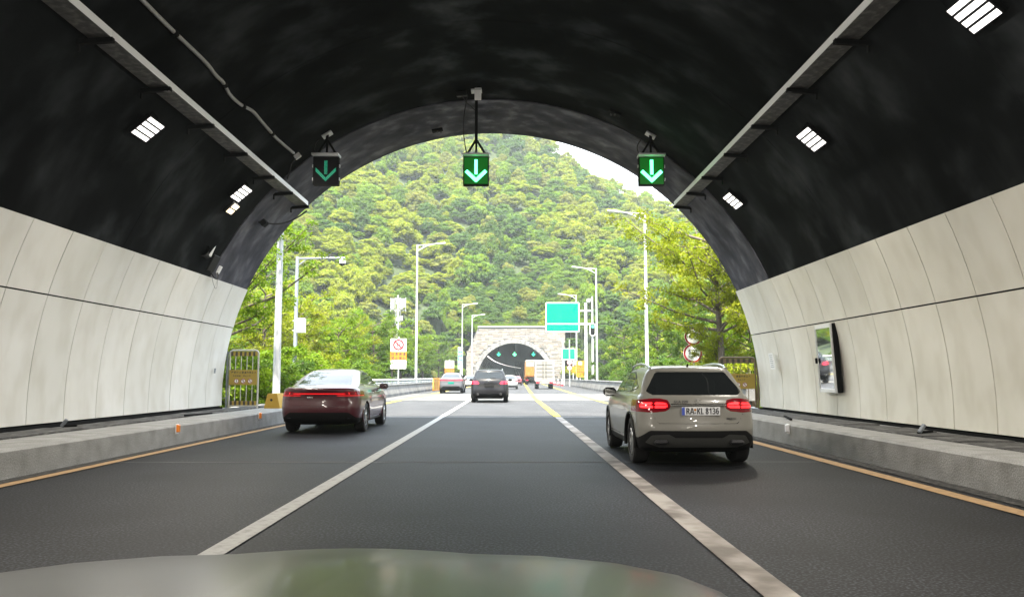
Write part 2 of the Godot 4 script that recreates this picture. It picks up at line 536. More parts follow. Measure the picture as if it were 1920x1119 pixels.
func build_road() -> void:
	var gr := MB.new()
	gr.face([Vector3(-9.5, -0.004, 46), Vector3(9.5, -0.004, 46), Vector3(9.5, -0.004, -26.0), Vector3(-9.5, -0.004, -26.0)], Vector3.UP)
	structure(put(gr, "tunnel_road", M.asphalt))
	var br := MB.new()
	ribbon(br, -8.2, 8.4, 26.0, 235.0, -0.004, 6.0)
	structure(put(br, "bridge_road", M.asphalt_outside))
	var slab := MB.new()                      # pale deck section beyond the first joint
	ribbon(slab, -7.4, 7.5, 44.3, 62.5, 0.0, 3.0)
	structure(put(slab, "deck_slab", M.deck_concrete))
	var joint := MB.new()
	ribbon(joint, -7.4, 7.5, 25.8, 26.15, 0.002, 3.0)
	ribbon(joint, -6.1, 5.2, 12.30, 12.36, 0.002, 3.0)
	var jo := put(joint, "expansion_joint", M.concrete_pale)
	structure(jo)
	# painted lines
	var lw := MB.new()
	ribbon(lw, -2.19, -2.01, -20.0, 165.0, 0.006, 6.0)
	structure(put(lw, "lane_line_white", M.paint_white))
	var lm := MB.new()
	ribbon(lm, 1.46, 1.67, -20.0, 25.8, 0.006, 6.0)
	structure(put(lm, "lane_line_dirty", M.paint_dirty))
	var ly := MB.new()
	ribbon(ly, 1.46, 1.68, 26.15, 56.0, 0.006, 3.0)
	var z := 58.0
	while z < 170.0:
		ribbon(ly, 1.46, 1.70, z, z + 2.6, 0.006, 3.0)
		z += 4.0
	structure(put(ly, "lane_line_yellow", M.paint_yellow))
	var lo := MB.new()
	ribbon(lo, -5.93, -5.76, -20.0, 25.8, 0.006, 6.0)
	structure(put(lo, "edge_line_left", M.paint_orange))
	var lo2 := MB.new()
	ribbon(lo2, 4.64, 4.84, -20.0, 25.8, 0.006, 6.0)
	structure(put(lo2, "edge_line_right", M.paint_orange))
	for e in [[-5.95, -5.76, "edge_line_bridge_left"], [4.7, 4.86, "edge_line_bridge_right"]]:
		var q := MB.new()
		ribbon(q, e[0], e[1], 26.15, 165.0, 0.006, 6.0)
		structure(put(q, e[2], M.paint_yellow))
	# grit collected in the gutters
	for e in [[-6.17, -5.97, "gutter_left"], [4.98, 5.24, "gutter_right"]]:
		var gt := MB.new()
		ribbon(gt, e[0], e[1], -20.0, 25.8, 0.004, 60.0)
		structure(put(gt, e[2], M.gutter_grit))
	# raised walkways with a battered kerb face
	var wl := MB.new()
	sweep(wl, [Vector2(-6.16, -0.1), Vector2(-6.20, 0.33), Vector2(-6.25, 0.365), Vector2(-6.75, 0.37), Vector2(-8.3, 0.36), Vector2(-8.3, -0.1)], -44.0, 29.5, 200.0)
	structure(put(wl, "walkway_left", M.concrete))
	var wr := MB.new()
	sweep(wr, [Vector2(5.22, -0.1), Vector2(5.26, 0.35), Vector2(5.31, 0.385), Vector2(5.8, 0.38), Vector2(7.3, 0.36), Vector2(7.3, -0.1)], -44.0, 26.0, 200.0)
	structure(put(wr, "walkway_right", M.concrete))
	# cracked cover slabs along the walkway backs
	var rng := RandomNumberGenerator.new()
	rng.seed = 9
	for side in [[-7.15, -7.8, -8.0, 28.0, "walkway_left"], [6.0, 6.75, -8.0, 25.0, "walkway_right"]]:
		var par := get_node(String(side[4]))
		var zz: float = side[2]
		while zz < side[3]:
			var l := 1.0
			var sb := MB.new()
			sb.box(Vector3((side[0] + side[1]) / 2.0, 0.372 + rng.randf_range(0, 0.012), -(zz + l / 2)), Vector3(absf(side[1] - side[0]), 0.04, l - 0.015), 0.008, Basis.from_euler(Vector3(rng.randf_range(-0.012, 0.012), rng.randf_range(-0.01, 0.01), rng.randf_range(-0.015, 0.015))))
			put(sb, "cover_slab", M.walkway_top, par)
			zz += l

# ---------------------------------------------------------------- writing in strokes
# each character is a list of strokes x0 y0 x1 y1 on a 10 x 10 grid, y up
const STROKES := {
	"禁": [[1, 8.5, 4.5, 8.5], [2.7, 10, 2.7, 6], [2.7, 8, 1, 6.3], [2.7, 8, 4.3, 6.5], [5.5, 8.5, 9.2, 8.5], [7.3, 10, 7.3, 6], [7.3, 8, 5.6, 6.4], [7.3, 8, 9.3, 6.3], [2.5, 5, 7.5, 5], [1, 3.4, 9, 3.4], [5, 3.4, 5, 0.3], [3, 2.2, 1.5, 0.8], [7, 2.2, 8.7, 0.8]],
	"止": [[5, 9.5, 5, 0.7], [5, 5.6, 8.2, 5.6], [2.5, 6.2, 2.5, 0.7], [0.8, 0.7, 9.3, 0.7]],
	"掉": [[0.6, 7.2, 3.6, 7.2], [2.2, 9.6, 2.2, 0.6], [0.6, 3.4, 3.6, 4.6], [6.7, 9.8, 6.7, 7.2], [6.7, 8.6, 9, 8.6], [4.6, 7.2, 8.8, 7.2], [4.6, 4, 8.8, 4], [4.6, 7.2, 4.6, 4], [8.8, 7.2, 8.8, 4], [4.6, 5.6, 8.8, 5.6], [4, 2.4, 9.5, 2.4], [6.7, 4, 6.7, 0.2]],
	"头": [[5.4, 9.6, 5.4, 4], [1, 4, 9.2, 4], [5.4, 4, 1.6, 0.5], [5.6, 3, 8.8, 0.5], [2, 8.8, 3.6, 7.8], [1.4, 6.6, 3.2, 5.6]],
	"应": [[5, 10, 5, 8.8], [1.2, 8.6, 9.2, 8.6], [1.6, 8.6, 0.8, 0.6], [3, 6.4, 4, 3], [5.2, 6.8, 5.8, 3.4], [8.4, 6.8, 6.6, 1.4], [2.2, 1.2, 9.4, 1.2]],
	"急": [[4, 9.8, 2, 7.8], [4, 9, 7, 9], [7, 9, 6, 7.6], [2.6, 7.4, 8, 7.4], [8, 7.4, 8, 4.2], [2.6, 5.8, 8, 5.8], [2.6, 4.2, 8, 4.2], [1.6, 3, 1, 0.8], [3.4, 3, 3.6, 0.6], [3.6, 0.6, 7.4, 0.6], [5.2, 3, 5.8, 1.8], [8, 3, 9, 1.2]],
	"通": [[1.4, 9.2, 2.4, 8], [0.8, 6, 2.6, 6], [2.6, 6, 2.2, 1.8], [0.8, 0.8, 9.4, 0.8], [4, 9.4, 8.4, 9.4], [8.4, 9.4, 6.6, 7.8], [4, 7.4, 8.8, 7.4], [4, 7.4, 4, 1.8], [8.8, 7.4, 8.8, 1.8], [4, 5.6, 8.8, 5.6], [4, 3.8, 8.8, 3.8], [6.4, 7.4, 6.4, 1.8]],
	"道": [[1.4, 9.2, 2.4, 8], [0.8, 6, 2.6, 6], [2.6, 6, 2.2, 1.8], [0.8, 0.8, 9.4, 0.8], [4.8, 9.8, 5.4, 8.6], [8, 9.8, 7.2, 8.6], [3.6, 8.2, 9.4, 8.2], [4.6, 6.8, 8.6, 6.8], [4.6, 6.8, 4.6, 1.8], [8.6, 6.8, 8.6, 1.8], [4.6, 5.2, 8.6, 5.2], [4.6, 3.6, 8.6, 3.6], [4.6, 1.8, 8.6, 1.8]],
	"洞": [[1, 9.2, 2, 8], [0.8, 6.4, 1.8, 5.4], [1, 1, 2.2, 3.6], [3.4, 9, 3.4, 0.6], [3.4, 9, 9, 9], [9, 9, 9, 0.6], [4.8, 7, 7.6, 7], [4.8, 5.4, 7.6, 5.4], [4.8, 2.6, 7.6, 2.6], [4.8, 5.4, 4.8, 2.6], [7.6, 5.4, 7.6, 2.6]],
	"沙": [[1, 9.2, 2, 8], [0.8, 6.4, 1.8, 5.4], [1, 1, 2.2, 3.6], [6, 9.6, 6, 4], [4.4, 7.6, 3.4, 5], [7.8, 7.8, 9.2, 5.6], [8.6, 4.6, 3.4, 0.6]],
	"长": [[3, 9.6, 3, 1], [8.4, 9.2, 4, 6.6], [0.8, 5.6, 9.4, 5.6], [3, 1, 5, 2.2], [4.6, 5.4, 9.4, 0.8]],
	"隧": [[1, 9.4, 1, 0.4], [1, 9.4, 2.6, 9.4], [2.6, 9.4, 1.8, 6.4], [1.8, 6.4, 2.6, 4.6], [5.4, 9.6, 6, 8.4], [8.2, 9.6, 7.6, 8.4], [4, 8, 9.4, 8], [7, 8, 4.4, 5], [6, 6.6, 7, 2.4], [7, 4.6, 9.2, 3], [3.2, 0.8, 9.6, 0.8]],
	"严": [[1, 9.2, 9.2, 9.2], [3.8, 9.2, 3.8, 6], [6.2, 9.2, 6.2, 6], [1.8, 8, 2.8, 6.8], [8.2, 8, 7.2, 6.8], [1, 5.8, 9.2, 5.8], [2.4, 5.8, 0.8, 0.6]],
	"行": [[3.4, 9.6, 1, 7.2], [3.6, 7, 0.8, 4], [2.4, 5.4, 2.4, 0.4], [4.6, 8.6, 9, 8.6], [4.2, 5.6, 9.4, 5.6], [7.2, 5.6, 7.2, 0.6]],
	"人": [[5, 9.4, 4.4, 5], [4.4, 5, 1, 0.8], [5, 6.4, 9.2, 0.8]],
	"入": [[3.6, 9.2, 5, 7.6], [5, 7.6, 1, 0.8], [5, 7.4, 9.2, 0.8]],
	"内": [[1.4, 7.6, 1.4, 0.6], [1.4, 7.6, 8.8, 7.6], [8.8, 7.6, 8.8, 0.6], [5, 9.8, 5, 6.6], [5, 6.6, 2.8, 2.6], [5, 6, 7.4, 2.8]],
}

func write(mb: MB, words: String, at: Vector3, cell: float, gap: float, weight := 0.09, vertical := false) -> void:
	var p := at
	for ch in words:
		for s in STROKES.get(ch, []):
			var a := p + Vector3((s[0] / 10.0 - 0.5) * cell, (s[1] / 10.0 - 0.5) * cell, 0)
			var b := p + Vector3((s[2] / 10.0 - 0.5) * cell, (s[3] / 10.0 - 0.5) * cell, 0)
			var d := (b - a).normalized()
			var o := Vector3(-d.y, d.x, 0) * weight * cell / 2.0
			mb.face([a - o, b - o, b + o, a + o], Vector3(0, 0, 1))
		p += Vector3(0, -gap, 0) if vertical else Vector3(gap, 0, 0)

func ring_flat(mb: MB, at: Vector3, r0: float, r1: float, sides := 40, dz := 0.0) -> void:
	for k in sides:
		var a := TAU * k / sides
		var b := TAU * (k + 1) / sides
		var A := Vector3(cos(a), sin(a), 0)
		var B := Vector3(cos(b), sin(b), 0)
		var z := Vector3(0, 0, dz)
		if r0 > 0.0: mb.face([at + A * r0 + z, at + B * r0 + z, at + B * r1 + z, at + A * r1 + z], Vector3(0, 0, 1))
		else: mb.face([at + z, at + B * r1 + z, at + A * r1 + z], Vector3(0, 0, 1))

func disc_plate(mb: MB, at: Vector3, r: float, thick: float, sides := 40) -> void:
	mb.lathe([Vector2(0.0, -thick / 2), Vector2(r, -thick / 2), Vector2(r, thick / 2), Vector2(0.0, thick / 2)], sides, Transform3D(Basis(Vector3.RIGHT, PI / 2), at))

func flat_bar(mb: MB, a: Vector3, b: Vector3, w: float) -> void:
	var d := (b - a).normalized()
	var o := Vector3(-d.y, d.x, 0) * w / 2.0
	mb.face([a - o, b - o, b + o, a + o], Vector3(0, 0, 1))

# ---------------------------------------------------------------- fittings in the tunnel
func lane_signal(x: float, bright: int, label: String) -> void:
	var w := 0.62
	var h := 0.70
	var top := VC.y + sqrt(7.55 * 7.55 - (x - VC.x) * (x - VC.x))
	var cy := 6.20
	var t := thing("lane_signal", label, "lane signal", Vector3(x, cy, -19.4), 0.0, "green arrow lane signals under the vault")
	var b := MB.new()
	b.box(Vector3(0, 0, -0.09), Vector3(w, h, 0.18), 0.012)
	put(b, "housing", M.black_metal, t)
	var vis := MB.new()
	vis.box(Vector3(0, h / 2 + 0.026, -0.03), Vector3(w + 0.03, 0.05, 0.36), 0.008)
	put(vis, "visor", M.galvanised, t)
	for s in [-1.0, 1.0]:
		for yy in [-0.2, 0.12]:
			var lt := MB.new()
			lt.box(Vector3(s * (w / 2 + 0.012), yy, -0.05), Vector3(0.024, 0.07, 0.05), 0.004)
			put(lt, "latch", M.galvanised, t)
	var ap := h / 2 + 0.42
	var br := MB.new()
	for s in [-1.0, 0.0, 1.0]:
		br.bar(Vector3(s * 0.24, h / 2 + 0.05, -0.09), Vector3(s * 0.015, ap, -0.09), 0.05, 0.05, 0.006)
	put(br, "bracket", M.black_metal, t)
	var po := MB.new()
	po.tube([Vector3(0, ap - 0.04, -0.09), Vector3(0, top - cy + 0.05, -0.09)], 0.038, 10)
	put(po, "hanger", M.black_metal, t)
	var pl := MB.new()
	pl.box(Vector3(0, top - cy - 0.03, -0.09), Vector3(0.26, 0.04, 0.26), 0.006, Basis(Vector3(0, 0, 1), -asin((x - VC.x) / 7.55)))
	put(pl, "ceiling_plate", M.galvanised, t)
	var ca := MB.new()
	var cp := []
	for i in 9:
		var f := i / 8.0
		cp.append(Vector3(-0.22 - 0.1 * sin(f * PI), lerpf(h / 2 + 0.03, top - cy - 0.12, f), -0.12 - 0.05 * f))
	ca.tube(cp, 0.012, 5)
	put(ca, "cable", M.black_rubber, t)
	# the arrow, in lamps
	var ar := MB.new()
	var tip := Vector3(0, -0.255, 0.006)
	if bright == 0:
		for yy in range(-3, 13):
			for xx in [-1, 0, 1]:
				ar.box(Vector3(xx * 0.027, -0.02 + yy * 0.021, 0.004), Vector3(0.017, 0.011, 0.008))
		for s in [-1.0, 1.0]:
			for i in 16:
				for k in 4:
					var p := tip + Vector3(s * (i * 0.0158), i * 0.0158, 0) + Vector3(0, k * 0.024, 0)
					ar.box(p, Vector3(0.014, 0.013, 0.008))
		put(ar, "arrow_light", M.signal_green_dim, t)
	else:
		ar.box(Vector3(0, 0.09, 0.006), Vector3(0.072, 0.36, 0.012), 0.004)
		for s in [-1.0, 1.0]:
			ar.bar(tip + Vector3(-s * 0.02, 0.0, 0), tip + Vector3(s * 0.24, 0.25, 0), 0.012, 0.082, 0.004)
		put(ar, "arrow_light", M.signal_green, t)
		var ln := MB.new()
		ln.box(Vector3(0, 0, -0.001), Vector3(w - 0.05, h - 0.05, 0.008), 0.002)
		put(ln, "signal_lens", M.signal_lens, t)
		var li := OmniLight3D.new()
		li.name = "signal_lamp"
		li.position = Vector3(0, -0.05, 0.16)
		li.light_color = Color(0.15, 1.0, 0.35)
		li.light_energy = 0.012
		li.light_size = 0.12
		li.omni_range = 12.0
		li.shadow_enabled = true
		t.add_child(li)

func tunnel_lamp(a: float, z: float, label: String, small := false, warm := false) -> void:
	var p := on_arc(7.47, a, z)
	var t := thing("tunnel_lamp", label, "lamp", p, 0.0, "lit floodlights on the tunnel vault")
	var inward := Vector3(-cos(a), -sin(a), 0)
	# local frame: y towards the road, z along the tunnel
	var aim := (inward + Vector3(0, -0.25, 0.0)).normalized()
	t.basis = Basis(aim.cross(Vector3(0, 0, 1)).normalized(), aim, Vector3(0, 0, 1))
	var w := 0.30 if small else 0.44
	var l := 0.40 if small else 0.60
	var h := MB.new()
	h.box(Vector3(0, 0.04, 0), Vector3(w, 0.08, l), 0.01)
	put(h, "housing", M.black_metal, t)
	for s in [-1.0, 1.0]:
		var ar := MB.new()
		ar.bar(Vector3(s * (w / 2 + 0.015), 0.05, 0), Vector3(s * (w / 2 + 0.015), -0.11, 0), 0.015, 0.05)
		put(ar, "bracket", M.black_metal, t)
	var n := 2 if small else 4
	for i in n:
		var st := MB.new()
		st.box(Vector3((i - (n - 1) / 2.0) * w / n, 0.084, 0), Vector3(w / n - 0.034, 0.012, l - 0.06), 0.003)
		put(st, "light_strip", M.lamp_glow_warm if warm else M.lamp_glow, t)
	var li := AreaLight3D.new()
	li.name = "lamp_light"
	li.area_size = Vector2(w - 0.04, l - 0.05)
	li.light_color = Color(1.0, 0.97, 0.92)
	li.light_energy = LAMP_ENERGY * (0.3 if small else 1.0)
	li.area_range = 40.0
	li.area_attenuation = 2.0
	li.shadow_enabled = true
	t.add_child(li)
	li.position = Vector3(0, 0.11, 0)
	li.rotation.x = PI / 2          # shines along the frame's +y

const LAMP_ENERGY := 3.4

func cable_tray(side: float, label: String) -> void:
	var t := thing("cable_tray", label, "cable tray", Vector3.ZERO, 0.0, "steel cable trays along the vault")
	var xi := VC.x + side * 5.02      # inner edge
	var xo := VC.x + side * 5.36
	var y := 5.93
	var zs := [-6.1, -4.2, -2.3, -0.4, 1.5, 3.4, 5.3, 7.2, 9.1, 11.0, 12.95, 14.9, 16.85, 18.85, 20.5, 22.15]
	for i in zs.size() - 1:
		var a: float = zs[i]
		var b: float = zs[i + 1]
		var mb := MB.new()
		mb.box(Vector3((xi + xo) / 2, y, -(a + b) / 2), Vector3(absf(xo - xi), 0.012, b - a - 0.01), 0.003)
		put(mb, "tray_section", M.tray_steel, t)
		var lip := MB.new()
		lip.box(Vector3(xi, y + 0.05, -(a + b) / 2), Vector3(0.014, 0.115, b - a - 0.01), 0.004)
		put(lip, "tray_edge", M.white_metal, t)
	for z in zs:
		var ar := MB.new()
		var wallx := VC.x + side * sqrt(7.56 * 7.56 - pow(y - 0.05 - VC.y, 2))
		ar.bar(Vector3(xi - side * 0.02, y - 0.035, -z), Vector3(wallx, y - 0.07, -z), 0.08, 0.07, 0.006)
		ar.bar(Vector3(wallx - side * 0.02, y - 0.2, -z), Vector3(wallx - side * 0.02, y + 0.12, -z), 0.06, 0.03, 0.004)
		put(ar, "bracket", M.black_metal, t)
	var cb := MB.new()
	for k in 3: cb.tube([Vector3(lerpf(xi, xo, 0.3 + 0.22 * k), y + 0.03, 6.0), Vector3(lerpf(xi, xo, 0.3 + 0.2 * k), y + 0.03, -22.0)], 0.022, 6)
	put(cb, "cable", M.black_rubber, t)

func gate(x0: float, x1: float, ytop: float, z: float, dull: bool, label: String) -> void:
	var t := thing("walkway_gate", label, "gate", Vector3((x0 + x1) / 2, 0.37, -z), 0.0, "striped walkway gates at the tunnel mouth")
	var w := (x1 - x0) / 2
	var h := ytop - 0.37
	var fr := MB.new()
	var path := []
	for p in [[-w, 0.02], [-w, h - 0.08], [-w + 0.02, h - 0.03], [-w + 0.08, h], [w - 0.08, h], [w - 0.02, h - 0.03], [w, h - 0.08], [w, 0.02]]: path.append(Vector3(p[0], p[1], 0))
	fr.tube(path, 0.026, 8)
	fr.tube([Vector3(-w, 0.08, 0), Vector3(w, 0.08, 0)], 0.022, 8)
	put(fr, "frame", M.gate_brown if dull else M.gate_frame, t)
	for yy in [h - 0.10, 0.16]:
		var n := 12
		for i in n:
			var st := MB.new()
			st.box(Vector3(-w + 0.03 + (i + 0.5) * (2 * w - 0.06) / n, yy, 0), Vector3((2 * w - 0.06) / n - 0.002, 0.12, 0.02), 0.002)
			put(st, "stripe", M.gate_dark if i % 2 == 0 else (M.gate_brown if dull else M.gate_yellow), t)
	for i in 4:
		var x := -w + (i + 1) * 2 * w / 5
		var br := MB.new()
		br.tube([Vector3(x, 0.2, 0), Vector3(x, h - 0.14, 0)], 0.011, 6)
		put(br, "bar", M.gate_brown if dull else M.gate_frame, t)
	var by := h * 0.535
	var bd := MB.new()
	bd.box(Vector3(-0.01, by, 0.035), Vector3(2 * w - 0.02, 0.42, 0.012), 0.003)
	put(bd, "warning_board", M.gate_board, t)
	var ink := MB.new()
	write(ink, "严禁行人", Vector3(-w * 0.78, by + 0.14, 0.0425), 0.062, 0.072, 0.13)
	write(ink, "通道内禁止入", Vector3(-w * 0.05, by + 0.14, 0.0425), 0.062, 0.07, 0.13)
	write(ink, "应急通道", Vector3(-w * 0.66, by + 0.045, 0.0425), 0.045, 0.054, 0.13)
	write(ink, "禁止人行", Vector3(0.02, by + 0.045, 0.0425), 0.045, 0.054, 0.13)
	put(ink, "board_lettering", M.ink, t)
	for i in 3:
		var c := Vector3(-0.19 + i * 0.19, by - 0.10, 0.0425)
		var d := MB.new()
		ring_flat(d, c, 0.0, 0.068, 24, 0.0)
		var dk := put(d, "symbol_disc", M.sign_white, t)
		var r := MB.new()
		ring_flat(r, c, 0.05, 0.066, 24, 0.003)
		if i > 0: flat_bar(r, c + Vector3(-0.04, 0.04, 0.0035), c + Vector3(0.04, -0.04, 0.0035), 0.012)
		put(r, "symbol_ring", M.sign_red, dk)
		var f := MB.new()
		flat_bar(f, c + Vector3(0, -0.035, 0.002), c + Vector3(0, 0.025, 0.002), 0.022)
		ring_flat(f, c + Vector3(0, 0.034, 0.002), 0.0, 0.011, 10)
		put(f, "symbol_figure", M.ink, dk)
	# hinge post on the wall side
	var s := -1.0 if x0 < 0 else 1.0
	var hp := MB.new()
	hp.tube([Vector3(s * (w + 0.07), 0.0, 0), Vector3(s * (w + 0.07), h - 0.05, 0)], 0.03, 8)
	for yy in [0.3, h - 0.25]: hp.bar(Vector3(s * w, yy, 0), Vector3(s * (w + 0.16), yy, 0), 0.03, 0.03)
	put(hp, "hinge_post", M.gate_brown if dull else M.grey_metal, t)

func build_tunnel_fittings() -> void:
	lane_signal(-4.40, 0, "black lane signal with a dim dotted teal arrow, nearest the cable tray")
	lane_signal(-0.78, 2, "brightest green arrow lane signal, on the long middle hanger")
	lane_signal(3.46, 1, "green arrow lane signal hanging rightmost against the dark vault")
	var la := PI - 0.70
	tunnel_lamp(la, 13.65, "largest lit floodlight with four bright strips, alone on the left of the dark vault")
	tunnel_lamp(la, 18.55, "four-strip floodlight nearer the tunnel mouth, just above the small warm one")
	tunnel_lamp(PI - 0.645, 18.75, "small warm floodlight with two strips below a larger one", true, true)
	for z in [8.9, 3.9, -1.1, -6.1, -11.1, -16.1, -21.1, -26.1, -31.1, -36.1]:
		tunnel_lamp(la, z, "lit floodlight of the left row, behind the picture's edge")
	for z in [18.9, 13.9, 8.9, 3.9, -1.1, -6.1, -11.1, -16.1, -21.1, -26.1, -31.1, -36.1]:
		tunnel_lamp(0.685, z, "lit four-strip floodlight of the row on the right of the vault")
	cable_tray(-1.0, "long grey cable tray on black arms, left of the hanging signals")
	cable_tray(1.0, "grey cable tray on black arms, along the right of the vault")
	# flexible conduit clipped to the vault
	var cd := thing("conduit", "thin grey wavy conduit clipped to the vault, beside the left cable tray", "conduit")
	var pts := [Vector3(-5.2, 6.62, -8.0), Vector3(-5.22, 6.60, -11.5), Vector3(-5.19, 6.62, -13.48), Vector3(-5.21, 6.60, -14.08), Vector3(-5.21, 6.61, -14.51), Vector3(-5.26, 6.56, -14.98), Vector3(-5.25, 6.57, -15.61), Vector3(-5.19, 6.62, -16.11), Vector3(-5.2, 6.61, -16.8), Vector3(-5.21, 6.60, -17.49), Vector3(-5.22, 6.60, -17.94), Vector3(-5.2, 6.61, -18.6), Vector3(-5.18, 6.63, -19.28)]
	var cu := Curve3D.new()
	for i in pts.size():
		var tn: Vector3 = (pts[mini(i + 1, pts.size() - 1)] - pts[maxi(i - 1, 0)]) / 6.0
		var p: Vector3 = pts[i] + Vector3(0.03, -0.035, 0)
		cu.add_point(p, -tn, tn)
	var fine := []
	var ln := cu.get_baked_length()
	for i in 61: fine.append(cu.sample_baked(ln * i / 60.0))
	var cm := MB.new()
	cm.tube(fine, 0.033, 8)
	put(cm, "pipe", M.conduit_grey, cd)
	for z in [12.4, 14.5, 15.75, 17.6]:
		var cl := MB.new()
		var p2: Vector3 = fine[0]
		for q in fine:
			if absf(q.z + z) < absf(p2.z + z): p2 = q
		cl.box(p2, Vector3(0.10, 0.10, 0.12), 0.02)
		put(cl, "clip", M.black_metal, cd)
	var jb := thing("junction_box", "small pale junction box at the end of the grey conduit", "junction box", Vector3(-5.13, 6.60, -19.5))
	var jm := MB.new()
	jm.box(Vector3.ZERO, Vector3(0.16, 0.17, 0.06), 0.012, Basis(Vector3(0, 0, 1), 0.65))
	put(jm, "box", M.white_metal, jb)
	var jl := MB.new()
	jl.tube([Vector3(0, -0.05, 0.0), Vector3(-0.12, -0.22, 0.05), Vector3(-0.22, -0.35, -0.2), Vector3(-0.35, -0.45, -0.5)], 0.02, 6)
	put(jl, "cable", M.black_rubber, jb)
	var sr := thing("steel_strut", "short bright steel strut bar below the junction box on the vault", "strut", Vector3(-5.31, 6.52, -19.95))
	var sm2 := MB.new()
	for k in 2: sm2.bar(Vector3(-0.06 + 0.05 * k, -0.03 + 0.05 * k, 0.55), Vector3(0.02 + 0.05 * k, 0.03 + 0.05 * k, -0.55), 0.025, 0.02, 0.004)
	put(sm2, "rail", M.galvanised, sr)
	# floodlight bracket on the ring and its cable from the tray
	var fl := thing("ring_bracket", "black bracket with a curved cable on the grey ring below the tray end", "bracket", Vector3(-6.28, 5.19, -20.84))
	var fm := MB.new()
	fm.box(Vector3.ZERO, Vector3(0.16, 0.14, 0.26), 0.02, Basis(Vector3(0, 0, 1), 0.7))
	fm.bar(Vector3(-0.14, 0.02, 0), Vector3(0.1, 0.0, 0), 0.05, 0.05)
	put(fm, "body", M.black_metal, fl)
	var fc := MB.new()
	var fp := []
	for i in 9:
		var f := i / 8.0
		fp.append(Vector3(0.05 + f * 0.72, 0.02 + 0.55 * f * f, -0.15 - 1.1 * f))
	fc.tube(fp, 0.022, 6)
	put(fc, "cable", M.black_rubber, fl)
	# cluster of loudspeaker, boxes and cables over the left wall
	var sp := thing("horn_loudspeaker", "dark boxy horn with a white tube, on the vault above the left panels", "loudspeaker", Vector3(-7.20, 4.12, -19.3))
	var hm := MB.new()
	hm.lathe([Vector2(0.05, -0.18), Vector2(0.07, -0.05), Vector2(0.15, 0.16), Vector2(0.165, 0.17), Vector2(0.14, 0.15)], 16, Transform3D(Basis(Vector3.RIGHT, 1.2), Vector3(0, 0.05, 0)))
	put(hm, "horn", M.black_plastic, sp)
	var wt := MB.new()
	wt.tube([Vector3(0.02, 0.02, -0.25), Vector3(0.12, 0.36, -0.35)], 0.045, 8)
	put(wt, "tube", M.white_metal, sp)
	var cx := thing("equipment_box", "dark equipment box with hanging cable loops above the left panels", "equipment box", Vector3(-7.28, 4.05, -20.0))
	var cm2 := MB.new()
	cm2.box(Vector3(0, 0, 0), Vector3(0.14, 0.42, 0.46), 0.02, Basis(Vector3(0, 0, 1), -0.45))
	put(cm2, "box", M.black_plastic, cx)
	var pc := MB.new()
	pc.box(Vector3(0.02, -0.12, -0.42), Vector3(0.1, 0.2, 0.12), 0.01, Basis(Vector3(0, 0, 1), -0.45))
	put(pc, "white_plate", M.white_metal, cx)
	for q in [[0.18, 0.24, 0.018], [0.42, 0.20, 0.007]]:
		var lp := MB.new()
		var ps := []
		for i in 13:
			var a := PI * i / 12.0
			ps.append(Vector3(0.04 + 0.06 * sin(a), -0.22 - float(q[0]) * sin(a), float(q[1]) * cos(a) - 0.05))
		lp.tube(ps, q[2], 5)
		put(lp, "cable_loop", M.black_rubber if q[2] > 0.01 else M.conduit_grey, cx)
	var ld := thing("cable_ladder", "short black cable ladder running up the seam of the grey ring", "cable ladder", Vector3(-7.10, 4.42, -20.32))
	var lm := MB.new()
	for dz in [-0.09, 0.09]: lm.bar(Vector3(-0.16, -0.34, dz), Vector3(0.24, 0.42, dz), 0.03, 0.03)
	for i in 5:
		var f := i / 4.0
		lm.bar(Vector3(lerpf(-0.16, 0.24, f), lerpf(-0.34, 0.42, f), -0.09), Vector3(lerpf(-0.16, 0.24, f), lerpf(-0.34, 0.42, f), 0.09), 0.025, 0.025)
	put(lm, "rungs", M.galvanised, ld)
	# small dark vents on the vault
	for e in [[-1.94, 21.9, "small black vent on the vault just left of the middle signal's hanger"], [2.57, 19.27, "small black vent on the vault right of the middle signal"]]:
		var r: float = 7.42 if e[1] > 20.2 else 7.54
		var vx: float = e[0]
		var an := acos((vx - VC.x) / r)
		var vt := thing("ceiling_vent", e[2], "vent", on_arc(r, an, e[1]), 0.0, "small black vents on the vault")
		var vm := MB.new()
		vm.box(Vector3.ZERO, Vector3(0.30, 0.06, 0.20), 0.01, Basis(Vector3(0, 0, 1), an - PI / 2))
		put(vm, "cover", M.black_metal, vt)
		var vs := MB.new()
		for k in 3: vs.box(Vector3(-0.09 + 0.09 * k, -0.035, 0), Vector3(0.05, 0.02, 0.16), 0.0, Basis(Vector3(0, 0, 1), an - PI / 2))
		put(vs, "slat", M.black_plastic, vt)
	# bracket camera beside the middle hanger
	var bk := thing("ceiling_camera", "small grey box camera with a white plate beside the middle hanger on the vault", "camera", Vector3(-1.02, 8.13, -19.5))
	var k1 := MB.new()
	k1.box(Vector3(-0.12, 0, 0), Vector3(0.26, 0.11, 0.14), 0.015, Basis(Vector3(0, 0, 1), 0.12))
	put(k1, "body", M.black_plastic, bk)
	var k2 := MB.new()
	k2.box(Vector3(0.28, -0.02, 0.12), Vector3(0.16, 0.34, 0.02), 0.004)
	put(k2, "white_plate", M.white_metal, bk)
	var k3 := MB.new()
	k3.tube([Vector3(-0.1, -0.05, 0), Vector3(-0.02, -0.2, 0), Vector3(0.1, -0.3, 0), Vector3(0.22, -0.42, 0.0)], 0.01, 5)
	put(k3, "cable", M.black_rubber, bk)
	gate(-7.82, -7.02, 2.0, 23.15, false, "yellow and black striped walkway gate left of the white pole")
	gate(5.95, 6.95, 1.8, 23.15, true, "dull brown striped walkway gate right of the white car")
	# niche door with a mirror-like pane on the right wall
	var hd := thing("niche_door", "tall framed mirror-like door standing ajar in the right white wall", "door", Vector3(6.84, 0.93, -17.6))
	var th := 0.055
